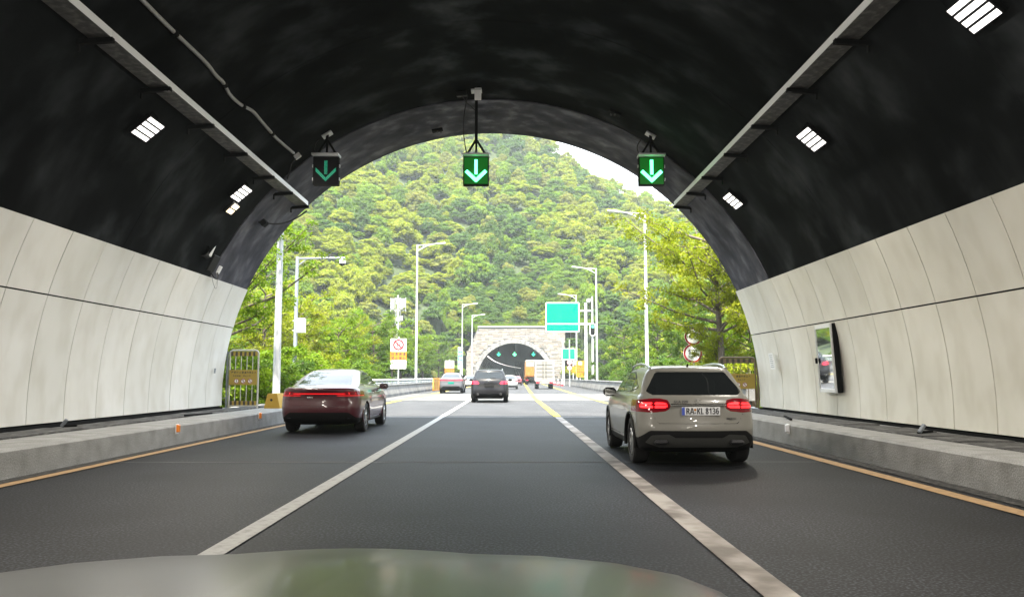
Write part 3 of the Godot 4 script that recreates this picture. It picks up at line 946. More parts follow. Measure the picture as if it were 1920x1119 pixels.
	hd.basis = Basis(Vector3(0, 0, 1), th) * Basis(Vector3.UP, -0.01)
	var ho := MB.new()
	ho.box(Vector3(0.075, 0.72, 0.03), Vector3(0.10, 1.46, 0.96), 0.01)
	put(ho, "niche", M.black_metal, hd)
	var fb := MB.new()
	for zz in [-0.44, 0.44]: fb.box(Vector3(0.0, 0.72, zz), Vector3(0.04, 1.46, 0.055), 0.006)
	put(fb, "stile", M.aluminium, hd)
	for yy in [0.035, 1.405]:
		var fr := MB.new()
		fr.box(Vector3(0.0, yy, 0), Vector3(0.038, 0.085, 0.83), 0.006)
		put(fr, "rail", M.white_metal, hd)
	var gp := MB.new()
	gp.box(Vector3(0.0, 0.72, 0), Vector3(0.014, 1.29, 0.825), 0.002)
	put(gp, "pane", M.mirror_glass, hd)
	var hh := MB.new()
	hh.bar(Vector3(-0.04, 0.62, -0.43), Vector3(-0.04, 0.74, -0.43), 0.04, 0.05, 0.008)
	put(hh, "handle", M.black_metal, hd)
	# paper notice
	var pn := thing("paper_notice", "small pale printed notice stuck on the right wall near its mouth", "notice", Vector3(6.80, 1.66, -21.2))
	pn.basis = Basis(Vector3(0, 0, 1), 0.14)
	var p3 := MB.new()
	p3.box(Vector3(0, 0, 0), Vector3(0.006, 0.42, 0.36), 0.001)
	put(p3, "sheet", M.sign_white, pn)
	var p4 := MB.new()
	for i in 7: p4.box(Vector3(-0.004, 0.15 - i * 0.05, 0.01), Vector3(0.002, 0.012, 0.26 - 0.04 * (i % 3)))
	put(p4, "print", M.grey_metal, pn)
	var ns := thing("number_tag", "tiny dark tag on the left white panels beside the gate", "tag", Vector3(-7.86, 1.42, -22.1))
	var n1 := MB.new()
	n1.box(Vector3.ZERO, Vector3(0.01, 0.13, 0.10), 0.002, Basis(Vector3(0, 0, 1), -0.1))
	put(n1, "plate", M.grey_metal, ns)
	# kerb reflectors
	for e in [[-6.19, 15.5, 1.0, M.reflector_orange, "orange kerb reflector nearer the camera on the left kerb"], [-6.19, 20.6, 1.0, M.reflector_orange, "orange kerb reflector beside the left gate"], [5.24, 15.48, -1.0, M.reflector_white, "small white kerb reflector on the right kerb face"]]:
		var rx: float = e[0]
		var rs: float = e[2]
		var rf := thing("kerb_reflector", e[4], "reflector", Vector3(rx, 0.24, -float(e[1])))
		var rb := MB.new()
		rb.box(Vector3(rs * 0.025, 0.06, 0), Vector3(0.06, 0.14, 0.10), 0.012)
		put(rb, "lens", e[3], rf)
		var ra := MB.new()
		ra.box(Vector3(rs * 0.004, 0.05, -0.005), Vector3(0.02, 0.18, 0.12), 0.004)
		put(ra, "mount", M.white_metal, rf)
	# loose bars and scraps left on the walkways
	for e in [[5.75, 17.0, 1.15, 1.35, "black bar lying on the right walkway by the kerb reflector"], [6.35, 12.6, 0.30, 0.4, "dark scrap lying on the right walkway nearest the camera"], [-6.95, 18.6, 0.9, 1.25, "thin dark rod lying across the left walkway"], [-7.5, 14.2, 0.24, 0.2, "small dark bracket at the foot of the left wall"]]:
		var sx: float = e[0]
		var db := thing("loose_bar", e[4], "scrap", Vector3(sx, 0.415, -float(e[1])), e[3])
		var dm := MB.new()
		var hl: float = float(e[2]) / 2.0
		dm.bar(Vector3(-hl, 0, 0), Vector3(hl, 0.012, 0), 0.05, 0.035, 0.006)
		put(dm, "bar", M.black_metal, db)
		if hl < 0.2:
			var d2 := MB.new()
			d2.bar(Vector3(-hl, 0.0, 0.02), Vector3(-hl * 0.3, 0.12, 0.03), 0.06, 0.05, 0.01)
			put(d2, "bent_end", M.grey_metal, db)

# ---------------------------------------------------------------- land
var hill_noise := FastNoiseLite.new()

func land(x: float, z: float) -> float:      # height of the land, z = depth ahead
	var d := x - off(minf(z, 175.0))
	var ad := absf(d)
	var bank := 0.0
	if ad > 11.5: bank = (ad - 11.5) * (0.30 if d < 0 else 0.26)
	var ridge := 88.5 - maxf(0.0, x - 2.0) * 0.36 + maxf(0.0, -x - 4.0) * 0.30
	var zs := maxf(169.95 - maxf(0.0, ad - 12.0) * 1.5, 70.0)
	var hill := 0.0
	if z > zs:
		var t := (z - zs) / maxf(330.0 - zs, 1.0)
		hill = 10.5 if ad < 14.0 else 10.5 * exp(-(ad - 14.0) / 14.0) * minf(1.0, (z - zs + 6.0) / 12.0)
		hill += ridge * (t if t < 1.0 else 1.0 - (t - 1.0) * 0.25)
	var h := maxf(bank * 0.7, 0.0)
	h = maxf(h, hill) if hill > 0.0 else h
	if ad > 14.0 or z > 175.0: h += hill_noise.get_noise_2d(x * 3.0, z * 3.0) * minf(3.0, h * 0.2)
	if ad < 13.0 and z < 169.95: h = 0.0
	return h - 0.14

func build_land() -> void:
	hill_noise.seed = 12
	hill_noise.frequency = 0.012
	var soil := noise_tex(61, 0.02, Color(0.45, 0.5, 0.4), Color(1, 1, 1), 512, 5)
	surf("soil_green", lin(0.034, 0.055, 0.014), soil, 0.12, 0.95, noise_tex(62, 0.06, Color(0, 0, 0), Color(1, 1, 1), 512, 5), 3.0)
	var xs := []
	var x := -700.0
	while x < 700.0:
		xs.append(x)
		x += 3.0 if absf(x) < 60 else 6.0 if absf(x) < 150 else 40.0
	var zs := [23.4]
	var z := 27.0
	while z < 168.0:
		zs.append(z); z += 3.5
	zs.append(169.9); zs.append(170.0)
	z = 173.0
	while z < 420.0:
		zs.append(z); z += 5.0
	for q in [460.0, 600.0, 900.0, 1500.0]: zs.append(q)
	var mb := MB.new()
	for zz in zs:
		for xx in xs:
			var e := 0.8
			var gx := land(xx + e, zz) - land(xx - e, zz)
			var gz := land(xx, zz + e) - land(xx, zz - e)
			if absf(zz - 170.0) < 3.0: gz = 1.0
			mb.vert(Vector3(xx, land(xx, zz), -zz), Vector3(-gx, 2 * e, gz).normalized())
	var w := xs.size()
	for j in zs.size() - 1:
		for i in w - 1:
			if zs[j] > 169.8 and zs[j] < 169.99 and absf((xs[i] + xs[i + 1]) / 2 - off(170)) < 8.9: continue
			var a := j * w + i
			for t in [a, a + w, a + w + 1, a, a + w + 1, a + 1]: mb.ix.append(t)
	structure(put(mb, "hillside", M.soil_green))
	var g := MB.new()
	g.face([Vector3(-3000, -0.35, 2500), Vector3(3000, -0.35, 2500), Vector3(3000, -0.35, -3000), Vector3(-3000, -0.35, -3000)], Vector3.UP)
	structure(put(g, "ground", M.soil_green))

# ---------------------------------------------------------------- the far tunnel
func bend(d: float) -> float:
	return 0.000206 * d * d

func build_far_tunnel() -> void:
	var cz := 165.0
	var cx := VC.x + off(cz)
	var R := 7.3
	var cy := 0.75
	var t := thing("tunnel_portal", "pale stone-faced portal of the far tunnel at the foot of the hill", "tunnel portal", Vector3(cx, 0, -cz))
	# core wall with the arch cut out, built in columns
	var core := MB.new()
	var xl := -9.6
	var xr := 10.3
	var top := 11.2
	var n := 80
	for i in n:
		var a := lerpf(xl, xr, float(i) / n)
		var b := lerpf(xl, xr, float(i + 1) / n)
		var ya := cy + sqrt(maxf(0.0, pow(R + 0.3, 2) - a * a)) if absf(a) < R + 0.3 else -0.2
		var yb := cy + sqrt(maxf(0.0, pow(R + 0.3, 2) - b * b)) if absf(b) < R + 0.3 else -0.2
		var ta := top if a > -7.2 else top - (-7.2 - a) * 2.4
		var tb := top if b > -7.2 else top - (-7.2 - b) * 2.4
		core.face([Vector3(a, ya, 0), Vector3(b, yb, 0), Vector3(b, tb, 0), Vector3(a, ta, 0)], Vector3(0, 0, 1))
		core.face([Vector3(a, ta, 0), Vector3(b, tb, 0), Vector3(b, tb, -6), Vector3(a, ta, -6)], Vector3.UP)
	for e in [[xl, -1.0, top - 5.76], [xr, 1.0, top]]:
		var ex: float = e[0]
		core.face([Vector3(ex, -0.2, 0), Vector3(ex, e[2], 0), Vector3(ex, e[2], -6), Vector3(ex, -0.2, -6)], Vector3(e[1], 0, 0))
	put(core, "wall_core", surf("mortar", lin(0.16, 0.155, 0.145), noise_tex(71, 0.05, Color(0.7, 0.7, 0.7), Color(1, 1, 1), 256, 4), 0.3, 0.9), t)
	# rough facing stones
	var rng := RandomNumberGenerator.new()
	rng.seed = 77
	var st := MB.new()
	st.colored = true
	var y := 0.0
	while y < top - 0.2:
		var h := rng.randf_range(0.30, 0.42)
		var x := xl + rng.randf_range(0, 0.3)
		while x < xr - 0.15:
			var w := minf(rng.randf_range(0.5, 1.25), xr - x)
			var mx := x + w / 2
			var my := y + h / 2
			var lim := top if mx > -7.2 else top - (-7.2 - mx) * 2.4
			var rr := Vector2(mx, my - cy).length()
			if my < lim - h * 0.5 and (rr > R + 0.95 or my < cy and absf(mx) > R + 0.95):
				var f := rng.randf_range(0.62, 1.12)
				var warm := rng.randf_range(-0.03, 0.06)
				st.col = Color(f * (1 + warm), f, f * (1 - warm * 1.4))
				st.box(Vector3(mx, my, rng.randf_range(0.0, 0.05)), Vector3(w - 0.035, h - 0.035, 0.16), 0.03)
			x += w
		y += h
	var sm := surf("facing_stone", lin(0.29, 0.27, 0.25), noise_tex(72, 0.04, Color(0.75, 0.74, 0.73), Color(1, 1, 1), 256, 4), 0.5, 0.9)
	sm.vertex_color_use_as_albedo = true
	put(st, "facing_stones", sm, t).set_meta("kind", "stuff")
	var cop := MB.new()
	cop.box(Vector3((xr - 7.2) / 2, top + 0.12, -0.2), Vector3(xr + 7.2 + 0.2, 0.26, 0.9), 0.04)
	put(cop, "coping", M.concrete, t)
	# arch stones
	var nv := 27
	for i in nv:
		var v := MB.new()
		var a := lerpf(0.0, PI, float(i) / nv) + 0.004
		var b := lerpf(0.0, PI, float(i + 1) / nv) - 0.004
		arc_slab(v, R, R + 0.85, a, b, -0.22, 0.4, 3, 0.0, cy)
		put(v, "arch_stone", M.arch_concrete, t)
	for s in [-1.0, 1.0]:
		var j := MB.new()
		j.box(Vector3(s * (R + 0.425), cy / 2 - 0.05, -0.09), Vector3(0.85, cy + 0.1, 0.62), 0.02)
		put(j, "arch_foot", M.arch_concrete, t)
	var tube := MB.new()
	for k in 24:                 # the bore bends to the right
		var d0 := maxf(0.41, k * 10.0)
		arc_slab(tube, R + 0.02, R + 0.02, -0.1, PI + 0.1, d0, k * 10.0 + 10.3, 40, bend(k * 10.0 + 5.0), cy)
	put(tube, "far_vault", surf("far_vault", lin(0.10, 0.11, 0.12), noise_tex(73, 0.02, Color(0.6, 0.6, 0.6), Color(1, 1, 1), 256, 4), 0.2, 0.8), t)
	for s in [0, 1]:
		var pan := MB.new()
		for k in 24:
			var d0 := maxf(1.2, k * 10.0)
			if s == 0: arc_slab(pan, R - 0.05, R - 0.05, -0.02, 0.4, d0, k * 10.0 + 10.2, 6, bend(k * 10.0 + 5.0), cy)
			else: arc_slab(pan, R - 0.05, R - 0.05, PI - 0.4, PI + 0.02, d0, k * 10.0 + 10.2, 6, bend(k * 10.0 + 5.0), cy)
		put(pan, "wall_lining", M.panel_0, t)
	var ew := MB.new()
	ew.face([Vector3(2, -0.5, -239.9), Vector3(22, -0.5, -239.9), Vector3(22, 9, -239.9), Vector3(2, 9, -239.9)], Vector3(0, 0, 1))
	put(ew, "far_end", M.vault_black, t)
	# its lamps, in one row on the left, and its three lane arrows
	for i in 44:
		var z := 2.6 + i * 5.0
		var lt := thing("far_tunnel_lamp", "white strip light in the lit row inside the far tunnel", "lamp", Vector3(cx - 5.25 + bend(z), cy + 4.72, -cz - z), 0.0, "strip lights in the far tunnel")
		var b := MB.new()
		b.box(Vector3.ZERO, Vector3(0.34, 0.14, 4.8), 0.02)
		put(b, "housing", M.galvanised, lt)
		var b2 := MB.new()
		b2.box(Vector3(0.05, -0.075, 0), Vector3(0.32, 0.05, 4.75))
		put(b2, "light_strip", M.lamp_glow, lt)
		var hb := MB.new()
		hb.bar(Vector3(0, 0.05, 0), Vector3(-0.25, 0.35, 0), 0.06, 0.06)
		put(hb, "bracket", M.black_metal, lt)
	for e in [[-3.1, "leftmost tiny green arrow inside the far tunnel"], [0.15, "middle tiny pale green arrow inside the far tunnel"], [4.0, "rightmost tiny green arrow inside the far tunnel"]]:
		var ex: float = e[0]
		var sg := thing("far_lane_signal", e[1], "lane signal", Vector3(cx + ex, 5.95, -cz - 3.0), 0.0, "tiny lane arrows in the far tunnel")
		var b := MB.new()
		b.box(Vector3(0, 0, -0.1), Vector3(0.85, 0.85, 0.2), 0.01)
		put(b, "housing", M.black_metal, sg)
		var hg := MB.new()
		hg.tube([Vector3(0, 0.4, -0.1), Vector3(0, cy + sqrt(R * R - ex * ex) - 5.95 + 0.05, -0.1)], 0.05, 6)
		put(hg, "hanger", M.black_metal, sg)
		var ar := MB.new()
		ar.box(Vector3(0, 0.1, 0.01), Vector3(0.16, 0.5, 0.02))
		for s in [-1.0, 1.0]: ar.bar(Vector3(-s * 0.04, -0.36, 0.01), Vector3(s * 0.32, 0.0, 0.01), 0.02, 0.16)
		put(ar, "arrow_light", M.signal_far if ex != 0.15 else M.signal_green, sg)

# ---------------------------------------------------------------- roadside
func street_lamp(x: float, z: float, h: float, side: float, label: String, arm := true, r := 0.11) -> void:
	var t := thing("street_lamp", label, "street lamp", Vector3(x, -0.14, -z), 0.0, "white street lamps along the bridge")
	var p := MB.new()
	p.tube([Vector3(0, 0, 0), Vector3(0, 0.5, 0), Vector3(0, h, 0)], [r * 1.15, r, r * 0.62], 12)
	put(p, "pole", M.pole_white, t)
	var b := MB.new()
	b.tube([Vector3(0, 0, 0), Vector3(0, 0.32, 0)], r * 1.6, 10)
	put(b, "base", M.galvanised, t)
	if arm:
		var a := MB.new()
		var pts := []
		for i in 9:
			var f := i / 8.0
			pts.append(Vector3(-side * f * 1.7, h - 0.55 + 0.62 * sin(f * PI / 2), 0))
		a.tube(pts, 0.045, 6)
		a.tube([Vector3(0, h - 0.05, 0), Vector3(-side * 1.5, h + 0.03, 0)], 0.035, 6)
		for f in [0.3, 0.62]: a.tube([Vector3(-side * f * 1.7, h - 0.55 + 0.62 * sin(f * PI / 2), 0), Vector3(-side * f * 1.7, h - 0.02, 0)], 0.025, 5)
		put(a, "arm", M.pole_white, t)
		var hd := MB.new()
		hd.box(Vector3(-side * 2.05, h + 0.11, 0), Vector3(0.8, 0.10, 0.28), 0.035, Basis(Vector3(0, 0, 1), -side * 0.1))
		put(hd, "lamp_head", M.white_metal, t)

func parapet(x: float, z0: float, z1: float, h: float, rail: bool, label: String) -> void:
	var t := thing("bridge_parapet", label, "parapet", Vector3.ZERO, 0.0, "concrete parapets of the bridge")
	var s := signf(x)
	var w := MB.new()
	sweep(w, [Vector2(x - s * 0.10, -0.2), Vector2(x - s * 0.10, 0.18), Vector2(x + s * 0.05, h - 0.08), Vector2(x + s * 0.05, h), Vector2(x + s * 0.34, h), Vector2(x + s * 0.34, -0.2)], z0, z1, 7.0)
	put(w, "wall", M.concrete_pale, t)
	var cp := MB.new()
	sweep(cp, [Vector2(x, h), Vector2(x, h + 0.07), Vector2(x + s * 0.38, h + 0.07), Vector2(x + s * 0.38, h)], z0, z1, 7.0)
	put(cp, "coping", M.concrete, t)
	if rail:
		var z := z0 + 0.5
		while z < minf(z1, 110.0):
			var po := MB.new()
			var px := x + s * 0.18 + off(z)
			po.box(Vector3(px, h + 0.2, -z), Vector3(0.07, 0.28, 0.07), 0.008)
			put(po, "rail_post", M.grey_metal, t)
			z += 2.0
		for q in [[h + 0.17, 0.02], [h + 0.36, 0.045]]:
			var rl := MB.new()
			var pts := []
			var zz := z0
			while zz <= z1:
				pts.append(Vector3(x + s * 0.18 + off(zz), q[0], -zz)); zz += 6.0
			rl.tube(pts, q[1], 8)
			put(rl, "handrail", M.white_metal, t)
		var lat := MB.new()
		z = z0
		while z < minf(z1, 100.0):
			var px2 := x + s * 0.18 + off(z)
			lat.bar(Vector3(px2, h + 0.07, -z), Vector3(px2, h + 0.34, -(z + 0.4)), 0.02, 0.02)
			z += 0.4
		put(lat, "lattice", M.grey_metal, t).set_meta("kind", "stuff")

func u_turn_sign(x: float, z: float, y0: float, label: String, lower: bool) -> void:
	var t := thing("no_u_turn_sign", label, "road sign", Vector3(x, -0.1, -z), 0.0, "no U-turn signs on the left of the bridge")
	var w := 1.22
	var bot := y0 - (0.66 if lower else 0.0)
	var po := MB.new()
	po.tube([Vector3(0, 0, -0.08), Vector3(0, y0 + 1.85, -0.08)], 0.055, 8)
	put(po, "post", M.galvanised, t)
	var b := MB.new()
	b.box(Vector3(0, y0 + 1.18, 0), Vector3(w, 1.0, 0.03), 0.006)
	var up := put(b, "top_panel", M.sign_white, t)
	var c := Vector3(0, y0 + 1.2, 0.018)
	var r := MB.new()
	ring_flat(r, c, 0.29, 0.44, 40, 0.0)
	flat_bar(r, c + Vector3(-0.26, 0.26, 0.004), c + Vector3(0.26, -0.26, 0.004), 0.12)
	put(r, "red_ring", M.sign_red, up)
	var u := MB.new()
	for i in 12:
		var a := PI * i / 12.0
		var a2 := PI * (i + 1) / 12.0
		flat_bar(u, c + Vector3(0.11 * cos(a), 0.06 + 0.11 * sin(a), 0.001), c + Vector3(0.11 * cos(a2), 0.06 + 0.11 * sin(a2), 0.001), 0.06)
	flat_bar(u, c + Vector3(0.11, 0.06, 0.001), c + Vector3(0.11, -0.22, 0.001), 0.06)
	flat_bar(u, c + Vector3(-0.11, 0.07, 0.001), c + Vector3(-0.11, -0.06, 0.001), 0.06)
	u.face([c + Vector3(-0.22, -0.04, 0.001), c + Vector3(0.0, -0.04, 0.001), c + Vector3(-0.11, -0.2, 0.001)], Vector3(0, 0, 1))
	put(u, "u_turn_arrow", M.ink, up)
	var m := MB.new()
	m.box(Vector3(0, y0 + 0.34, 0.0), Vector3(w + 0.04, 0.68, 0.035), 0.006)
	var mp := put(m, "orange_panel", M.sign_orange, t)
	var k := MB.new()
	write(k, "应急通道", Vector3(-0.435, y0 + 0.50, 0.021), 0.25, 0.29, 0.12)
	write(k, "禁止掉头", Vector3(-0.435, y0 + 0.18, 0.021), 0.25, 0.29, 0.12)
	put(k, "lettering", M.ink, mp)
	if lower:
		var lo := MB.new()
		lo.box(Vector3(0, y0 - 0.33, 0), Vector3(w, 0.64, 0.03), 0.006)
		var lp := put(lo, "lower_panel", M.sign_white, t)
		var k2 := MB.new()
		write(k2, "严禁行人入", Vector3(-0.44, y0 - 0.18, 0.018), 0.17, 0.22, 0.12)
		write(k2, "隧道内禁止", Vector3(-0.44, y0 - 0.48, 0.018), 0.17, 0.22, 0.12)
		put(k2, "lettering", M.ink, lp)

func round_sign(t: Node3D, c: Vector3, r: float, kind: int) -> void:
	var d := MB.new()
	disc_plate(d, c, r, 0.02)
	var p := put(d, "sign_disc", M.sign_white, t)
	var g := MB.new()
	ring_flat(g, c, r * 0.78, r * 0.985, 40, 0.013)
	put(g, "red_ring", M.sign_red, p)
	if kind == 1:
		text("40", r * 0.95, c + Vector3(0, 0, 0.013), M.ink, p)
	elif kind == 2:
		text("10t", r * 0.72, c + Vector3(0, r * 0.12, 0.013), M.ink, p)
		var l := MB.new()
		flat_bar(l, c + Vector3(-r * 0.42, -r * 0.36, 0.014), c + Vector3(r * 0.42, -r * 0.36, 0.014), r * 0.08)
		for s in [-1.0, 1.0]: flat_bar(l, c + Vector3(s * r * 0.42, -r * 0.5, 0.014), c + Vector3(s * r * 0.42, -r * 0.22, 0.014), r * 0.07)
		put(l, "axle_mark", M.ink, p)
	else:
		var l2 := MB.new()
		flat_bar(l2, c + Vector3(-r * 0.55, r * 0.55, 0.014), c + Vector3(r * 0.55, -r * 0.55, 0.014), r * 0.16)
		put(l2, "slash", M.sign_red, p)

func build_roadside() -> void:
	parapet(-7.55, 30.0, 164.0, 0.72, true, "long pale parapet with a metal handrail on the left of the bridge")
	parapet(7.75, 27.0, 164.0, 0.88, false, "long plain pale parapet on the right of the bridge")
	# lamp posts
	street_lamp(-7.30, 26.0, 11.5, -1.0, "thick white lamp post behind the yellow block, nearest of all", true, 0.125)
	street_lamp(-7.95, 71.0, 12.9, -1.0, "tall white street lamp behind the no U-turn sign, curved arm")
	street_lamp(-8.4 + off(125.0), 131.0, 13.0, -1.0, "street lamp beside the green vertical sign")
	street_lamp(-8.2 + off(150.0), 154.0, 13.0, -1.0, "leftmost lamp by the portal, farthest on the left side")
	street_lamp(8.95, 53.0, 12.1, 1.0, "white street lamp over the white car, its arm lost in leaves", true, 0.125)
	street_lamp(8.85, 82.0, 12.3, 1.0, "tall white street lamp right of the traffic light")
	street_lamp(9.15, 110.0, 12.4, 1.0, "street lamp rising behind the large green sign")
	street_lamp(9.15, 138.0, 8.0, 1.0, "thin white pole standing before the right edge of the stone portal", false, 0.13)
	# yellow block at the tunnel mouth
	for e in [[-6.70, 23.75, 0.44, 0.0, "yellow concrete block on the left walkway with a dark hole, before the lamp post"], [-6.28, 24.6, 0.40, 0.1, "second yellow block half hidden behind the red car"]]:
		var bx: float = e[0]
		var bw: float = e[2]
		var yb := thing("barrier_block", e[4], "barrier block", Vector3(bx, 0.365, -float(e[1])), e[3])
		var m := MB.new()
		var hw := bw / 2
		var prof := [Vector2(-hw, 0), Vector2(-hw, 0.05), Vector2(-hw * 0.6, 0.42), Vector2(hw * 0.6, 0.42), Vector2(hw, 0.05), Vector2(hw, 0)]
		for i in prof.size():
			var p: Vector2 = prof[i]
			var q: Vector2 = prof[(i + 1) % prof.size()]
			var o := (p + q) / 2 - Vector2(0, 0.2)
			m.face([Vector3(p.x, p.y, 0.28), Vector3(q.x, q.y, 0.28), Vector3(q.x, q.y, -0.5), Vector3(p.x, p.y, -0.5)], Vector3(o.x, o.y, 0))
		for s in [0.28, -0.5]:
			var pts := []
			for p in prof: pts.append(Vector3(p.x, p.y, s))
			m.face(pts, Vector3(0, 0, 1 if s > 0 else -1))
		put(m, "block", M.barrier_yellow, yb)
		var ho := MB.new()
		ho.lathe([Vector2(0.0, 0.0), Vector2(0.035, 0.0), Vector2(0.035, 0.012), Vector2(0.0, 0.012)], 14, Transform3D(Basis(Vector3.RIGHT, PI / 2), Vector3(-0.02, 0.24, 0.275)))
		put(ho, "lifting_hole", M.black_rubber, yb)
	# surveillance camera mast
	var cm := thing("camera_mast", "grey mast with a dome camera on its arm, left of the wooded slope", "camera mast", Vector3(-9.85, -0.1, -38.0))
	var a := MB.new()
	a.tube([Vector3(0, 0, 0), Vector3(0, 6.95, 0)], [0.10, 0.075], 10)
	put(a, "mast", M.grey_metal, cm)
	var b := MB.new()
	b.tube([Vector3(0, 6.85, 0), Vector3(2.22, 6.88, 0)], 0.05, 8)
	b.bar(Vector3(0.0, 6.5, 0), Vector3(0.45, 6.85, 0), 0.04, 0.04)
	put(b, "arm", M.grey_metal, cm)
	var c := MB.new()
	c.lathe([Vector2(0.02, -0.32), Vector2(0.11, -0.28), Vector2(0.15, -0.2)], 14, Transform3D(Basis(), Vector3(2.1, 6.82, 0)))
	put(c, "dome", M.car_glass, cm)
	var c2 := MB.new()
	c2.lathe([Vector2(0.155, -0.2), Vector2(0.165, -0.06), Vector2(0.09, 0.0), Vector2(0.0, 0.02)], 14, Transform3D(Basis(), Vector3(2.1, 6.82, 0)))
	put(c2, "camera_cap", M.white_metal, cm)
	var bx2 := MB.new()
	bx2.box(Vector3(0.27, 3.72, 0.05), Vector3(0.36, 0.66, 0.3), 0.015)
	put(bx2, "cabinet", M.white_metal, cm)
	var bx3 := MB.new()
	for yy in [3.5, 3.95]: bx3.bar(Vector3(-0.14, yy, 0), Vector3(0.12, yy, 0), 0.04, 0.05)
	put(bx3, "clamp", M.galvanised, cm)
	# signs on the left
	u_turn_sign(-8.55, 64.0, 2.65, "larger no U-turn sign with orange band and white lower panel", true)
	u_turn_sign(-8.0, 112.0, 1.9, "smaller no U-turn sign above the silver car", false)
	var vs := thing("vertical_name_sign", "narrow green vertical sign with white characters beside a lamp post", "road sign", Vector3(-7.05, -0.1, -121.0))
	var v1 := MB.new()
	v1.tube([Vector3(0, 0, -0.1), Vector3(0, 5.5, -0.1)], 0.07, 8)
	put(v1, "post", M.galvanised, vs)
	var v2 := MB.new()
	v2.box(Vector3(0, 4.15, 0), Vector3(0.74, 3.2, 0.05), 0.01)
	var vp := put(v2, "panel", M.sign_green_dim, vs)
	var v3 := MB.new()
	for s in [-1.0, 1.0]: flat_bar(v3, Vector3(s * 0.34, 2.58, 0.028), Vector3(s * 0.34, 5.72, 0.028), 0.03)
	for yy in [2.59, 5.71]: flat_bar(v3, Vector3(-0.34, yy, 0.029), Vector3(0.34, yy, 0.029), 0.03)
	write(v3, "洞沙长隧道", Vector3(0, 5.35, 0.029), 0.5, 0.6, 0.16, true)
	put(v3, "lettering", M.sign_white, vp)
	# antenna mast
	var am := thing("antenna_mast", "white mobile antenna mast standing among trees left of the tall lamp", "antenna mast", Vector3(-16.2, 2.0, -120.0))
	var am1 := MB.new()
	am1.tube([Vector3(0, 0, 0), Vector3(0, 11.2, 0)], [0.2, 0.12], 8)
	put(am1, "mast", M.white_metal, am)
	for q in [[-0.75, 9.9, 0.42, 1.4], [0.55, 9.9, 0.42, 1.4], [0.95, 10.0, 0.22, 1.2], [0.0, 10.3, 0.3, 0.9], [0.1, 7.7, 0.42, 0.7], [0.6, 7.8, 0.3, 0.65]]:
		var an := MB.new()
		an.box(Vector3(q[0], q[1], 0.2), Vector3(q[2], q[3], 0.18), 0.03)
		put(an, "antenna_panel", M.white_metal, am)
	var fr := MB.new()
	for yy in [9.0, 10.7]:
		fr.bar(Vector3(-1.05, yy, 0), Vector3(1.15, yy, 0), 0.06, 0.06)
	for xx in [-1.05, -0.4, 0.3, 1.15]: fr.bar(Vector3(xx, 8.8, 0.02), Vector3(xx, 10.9, 0.02), 0.05, 0.05)
	for xx in [-0.35, 0.35]: fr.bar(Vector3(xx, 6.0, 0.05), Vector3(xx, 9.0, 0.05), 0.04, 0.04)
	put(fr, "frame", M.galvanised, am)
	# big direction sign
	var ds := thing("direction_sign", "large blank green road sign on a grey post with two arms", "road sign", Vector3(9.0, -0.1, -95.0))
	var d1 := MB.new()
	d1.tube([Vector3(0, 0, 0), Vector3(0, 9.95, 0)], [0.19, 0.16], 12)
	put(d1, "post", M.pole_white, ds)
	for yy in [7.45, 9.0]:
		var d2 := MB.new()
		d2.tube([Vector3(0.55, yy, 0), Vector3(-1.2, yy, 0)], 0.10, 8)
		put(d2, "arm", M.white_metal, ds)
	var d3 := MB.new()
	d3.box(Vector3(-2.72, 8.25, 0.14), Vector3(3.92, 3.46, 0.08), 0.02)
	var dp := put(d3, "panel", M.sign_green, ds)
	var d4 := MB.new()
	for yy in [6.58, 7.48, 9.92]: flat_bar(d4, Vector3(-4.62, yy, 0.184), Vector3(-0.82, yy, 0.184), 0.09)
	for xx in [-4.62, -0.82]: flat_bar(d4, Vector3(xx, 6.58, 0.185), Vector3(xx, 9.92, 0.185), 0.09)
	put(d4, "border", M.sign_white, dp)
	# small green sign farther on
	var ss := thing("small_green_sign", "smaller blank green sign below the large green one", "road sign", Vector3(9.25, -0.1, -126.0))
	var s1 := MB.new()
	for xx in [-0.7, 0.7]: s1.tube([Vector3(xx, 0, -0.1), Vector3(xx, 5.9, -0.1)], 0.07, 8)
	put(s1, "post", M.pole_white, ss)
	var s2 := MB.new()
	s2.box(Vector3(0, 4.85, 0), Vector3(2.1, 1.75, 0.06), 0.02)
	var s2o := put(s2, "panel", M.sign_green_dim, ss)
	var s3 := MB.new()
	for yy in [4.03, 5.67]: flat_bar(s3, Vector3(-1.0, yy, 0.033), Vector3(1.0, yy, 0.033), 0.06)
	for xx in [-1.0, 1.0]: flat_bar(s3, Vector3(xx, 4.03, 0.034), Vector3(xx, 5.67, 0.034), 0.06)
	put(s3, "border", M.sign_white, s2o)
	# orange notice and small round signs
	var on := thing("orange_notice_sign", "tall orange notice panel on a post before the right parapet end", "road sign", Vector3(9.0, -0.1, -103.0))
	var o1 := MB.new()
	o1.tube([Vector3(0, 0, -0.08), Vector3(0, 3.4, -0.08)], 0.06, 8)
	put(o1, "post", M.pole_white, on)
	var o2 := MB.new()
	o2.box(Vector3(0, 2.35, 0), Vector3(1.0, 2.05, 0.05), 0.01)
	var o2o := put(o2, "panel", M.sign_orange, on)
	var o3 := MB.new()
	o3.box(Vector3(0, 3.08, 0.03), Vector3(0.44, 0.36, 0.02), 0.004)
	put(o3, "pictogram_plate", M.sign_white, o2o)
	var o4 := MB.new()
	flat_bar(o4, Vector3(-0.14, 3.1, 0.042), Vector3(0.14, 3.05, 0.042), 0.09)
	write(o4, "隧道内", Vector3(-0.28, 2.62, 0.027), 0.2, 0.28, 0.14)
	write(o4, "严禁行人", Vector3(-0.33, 2.3, 0.027), 0.18, 0.22, 0.14)
	write(o4, "应急通道", Vector3(-0.33, 2.0, 0.027), 0.18, 0.22, 0.14)
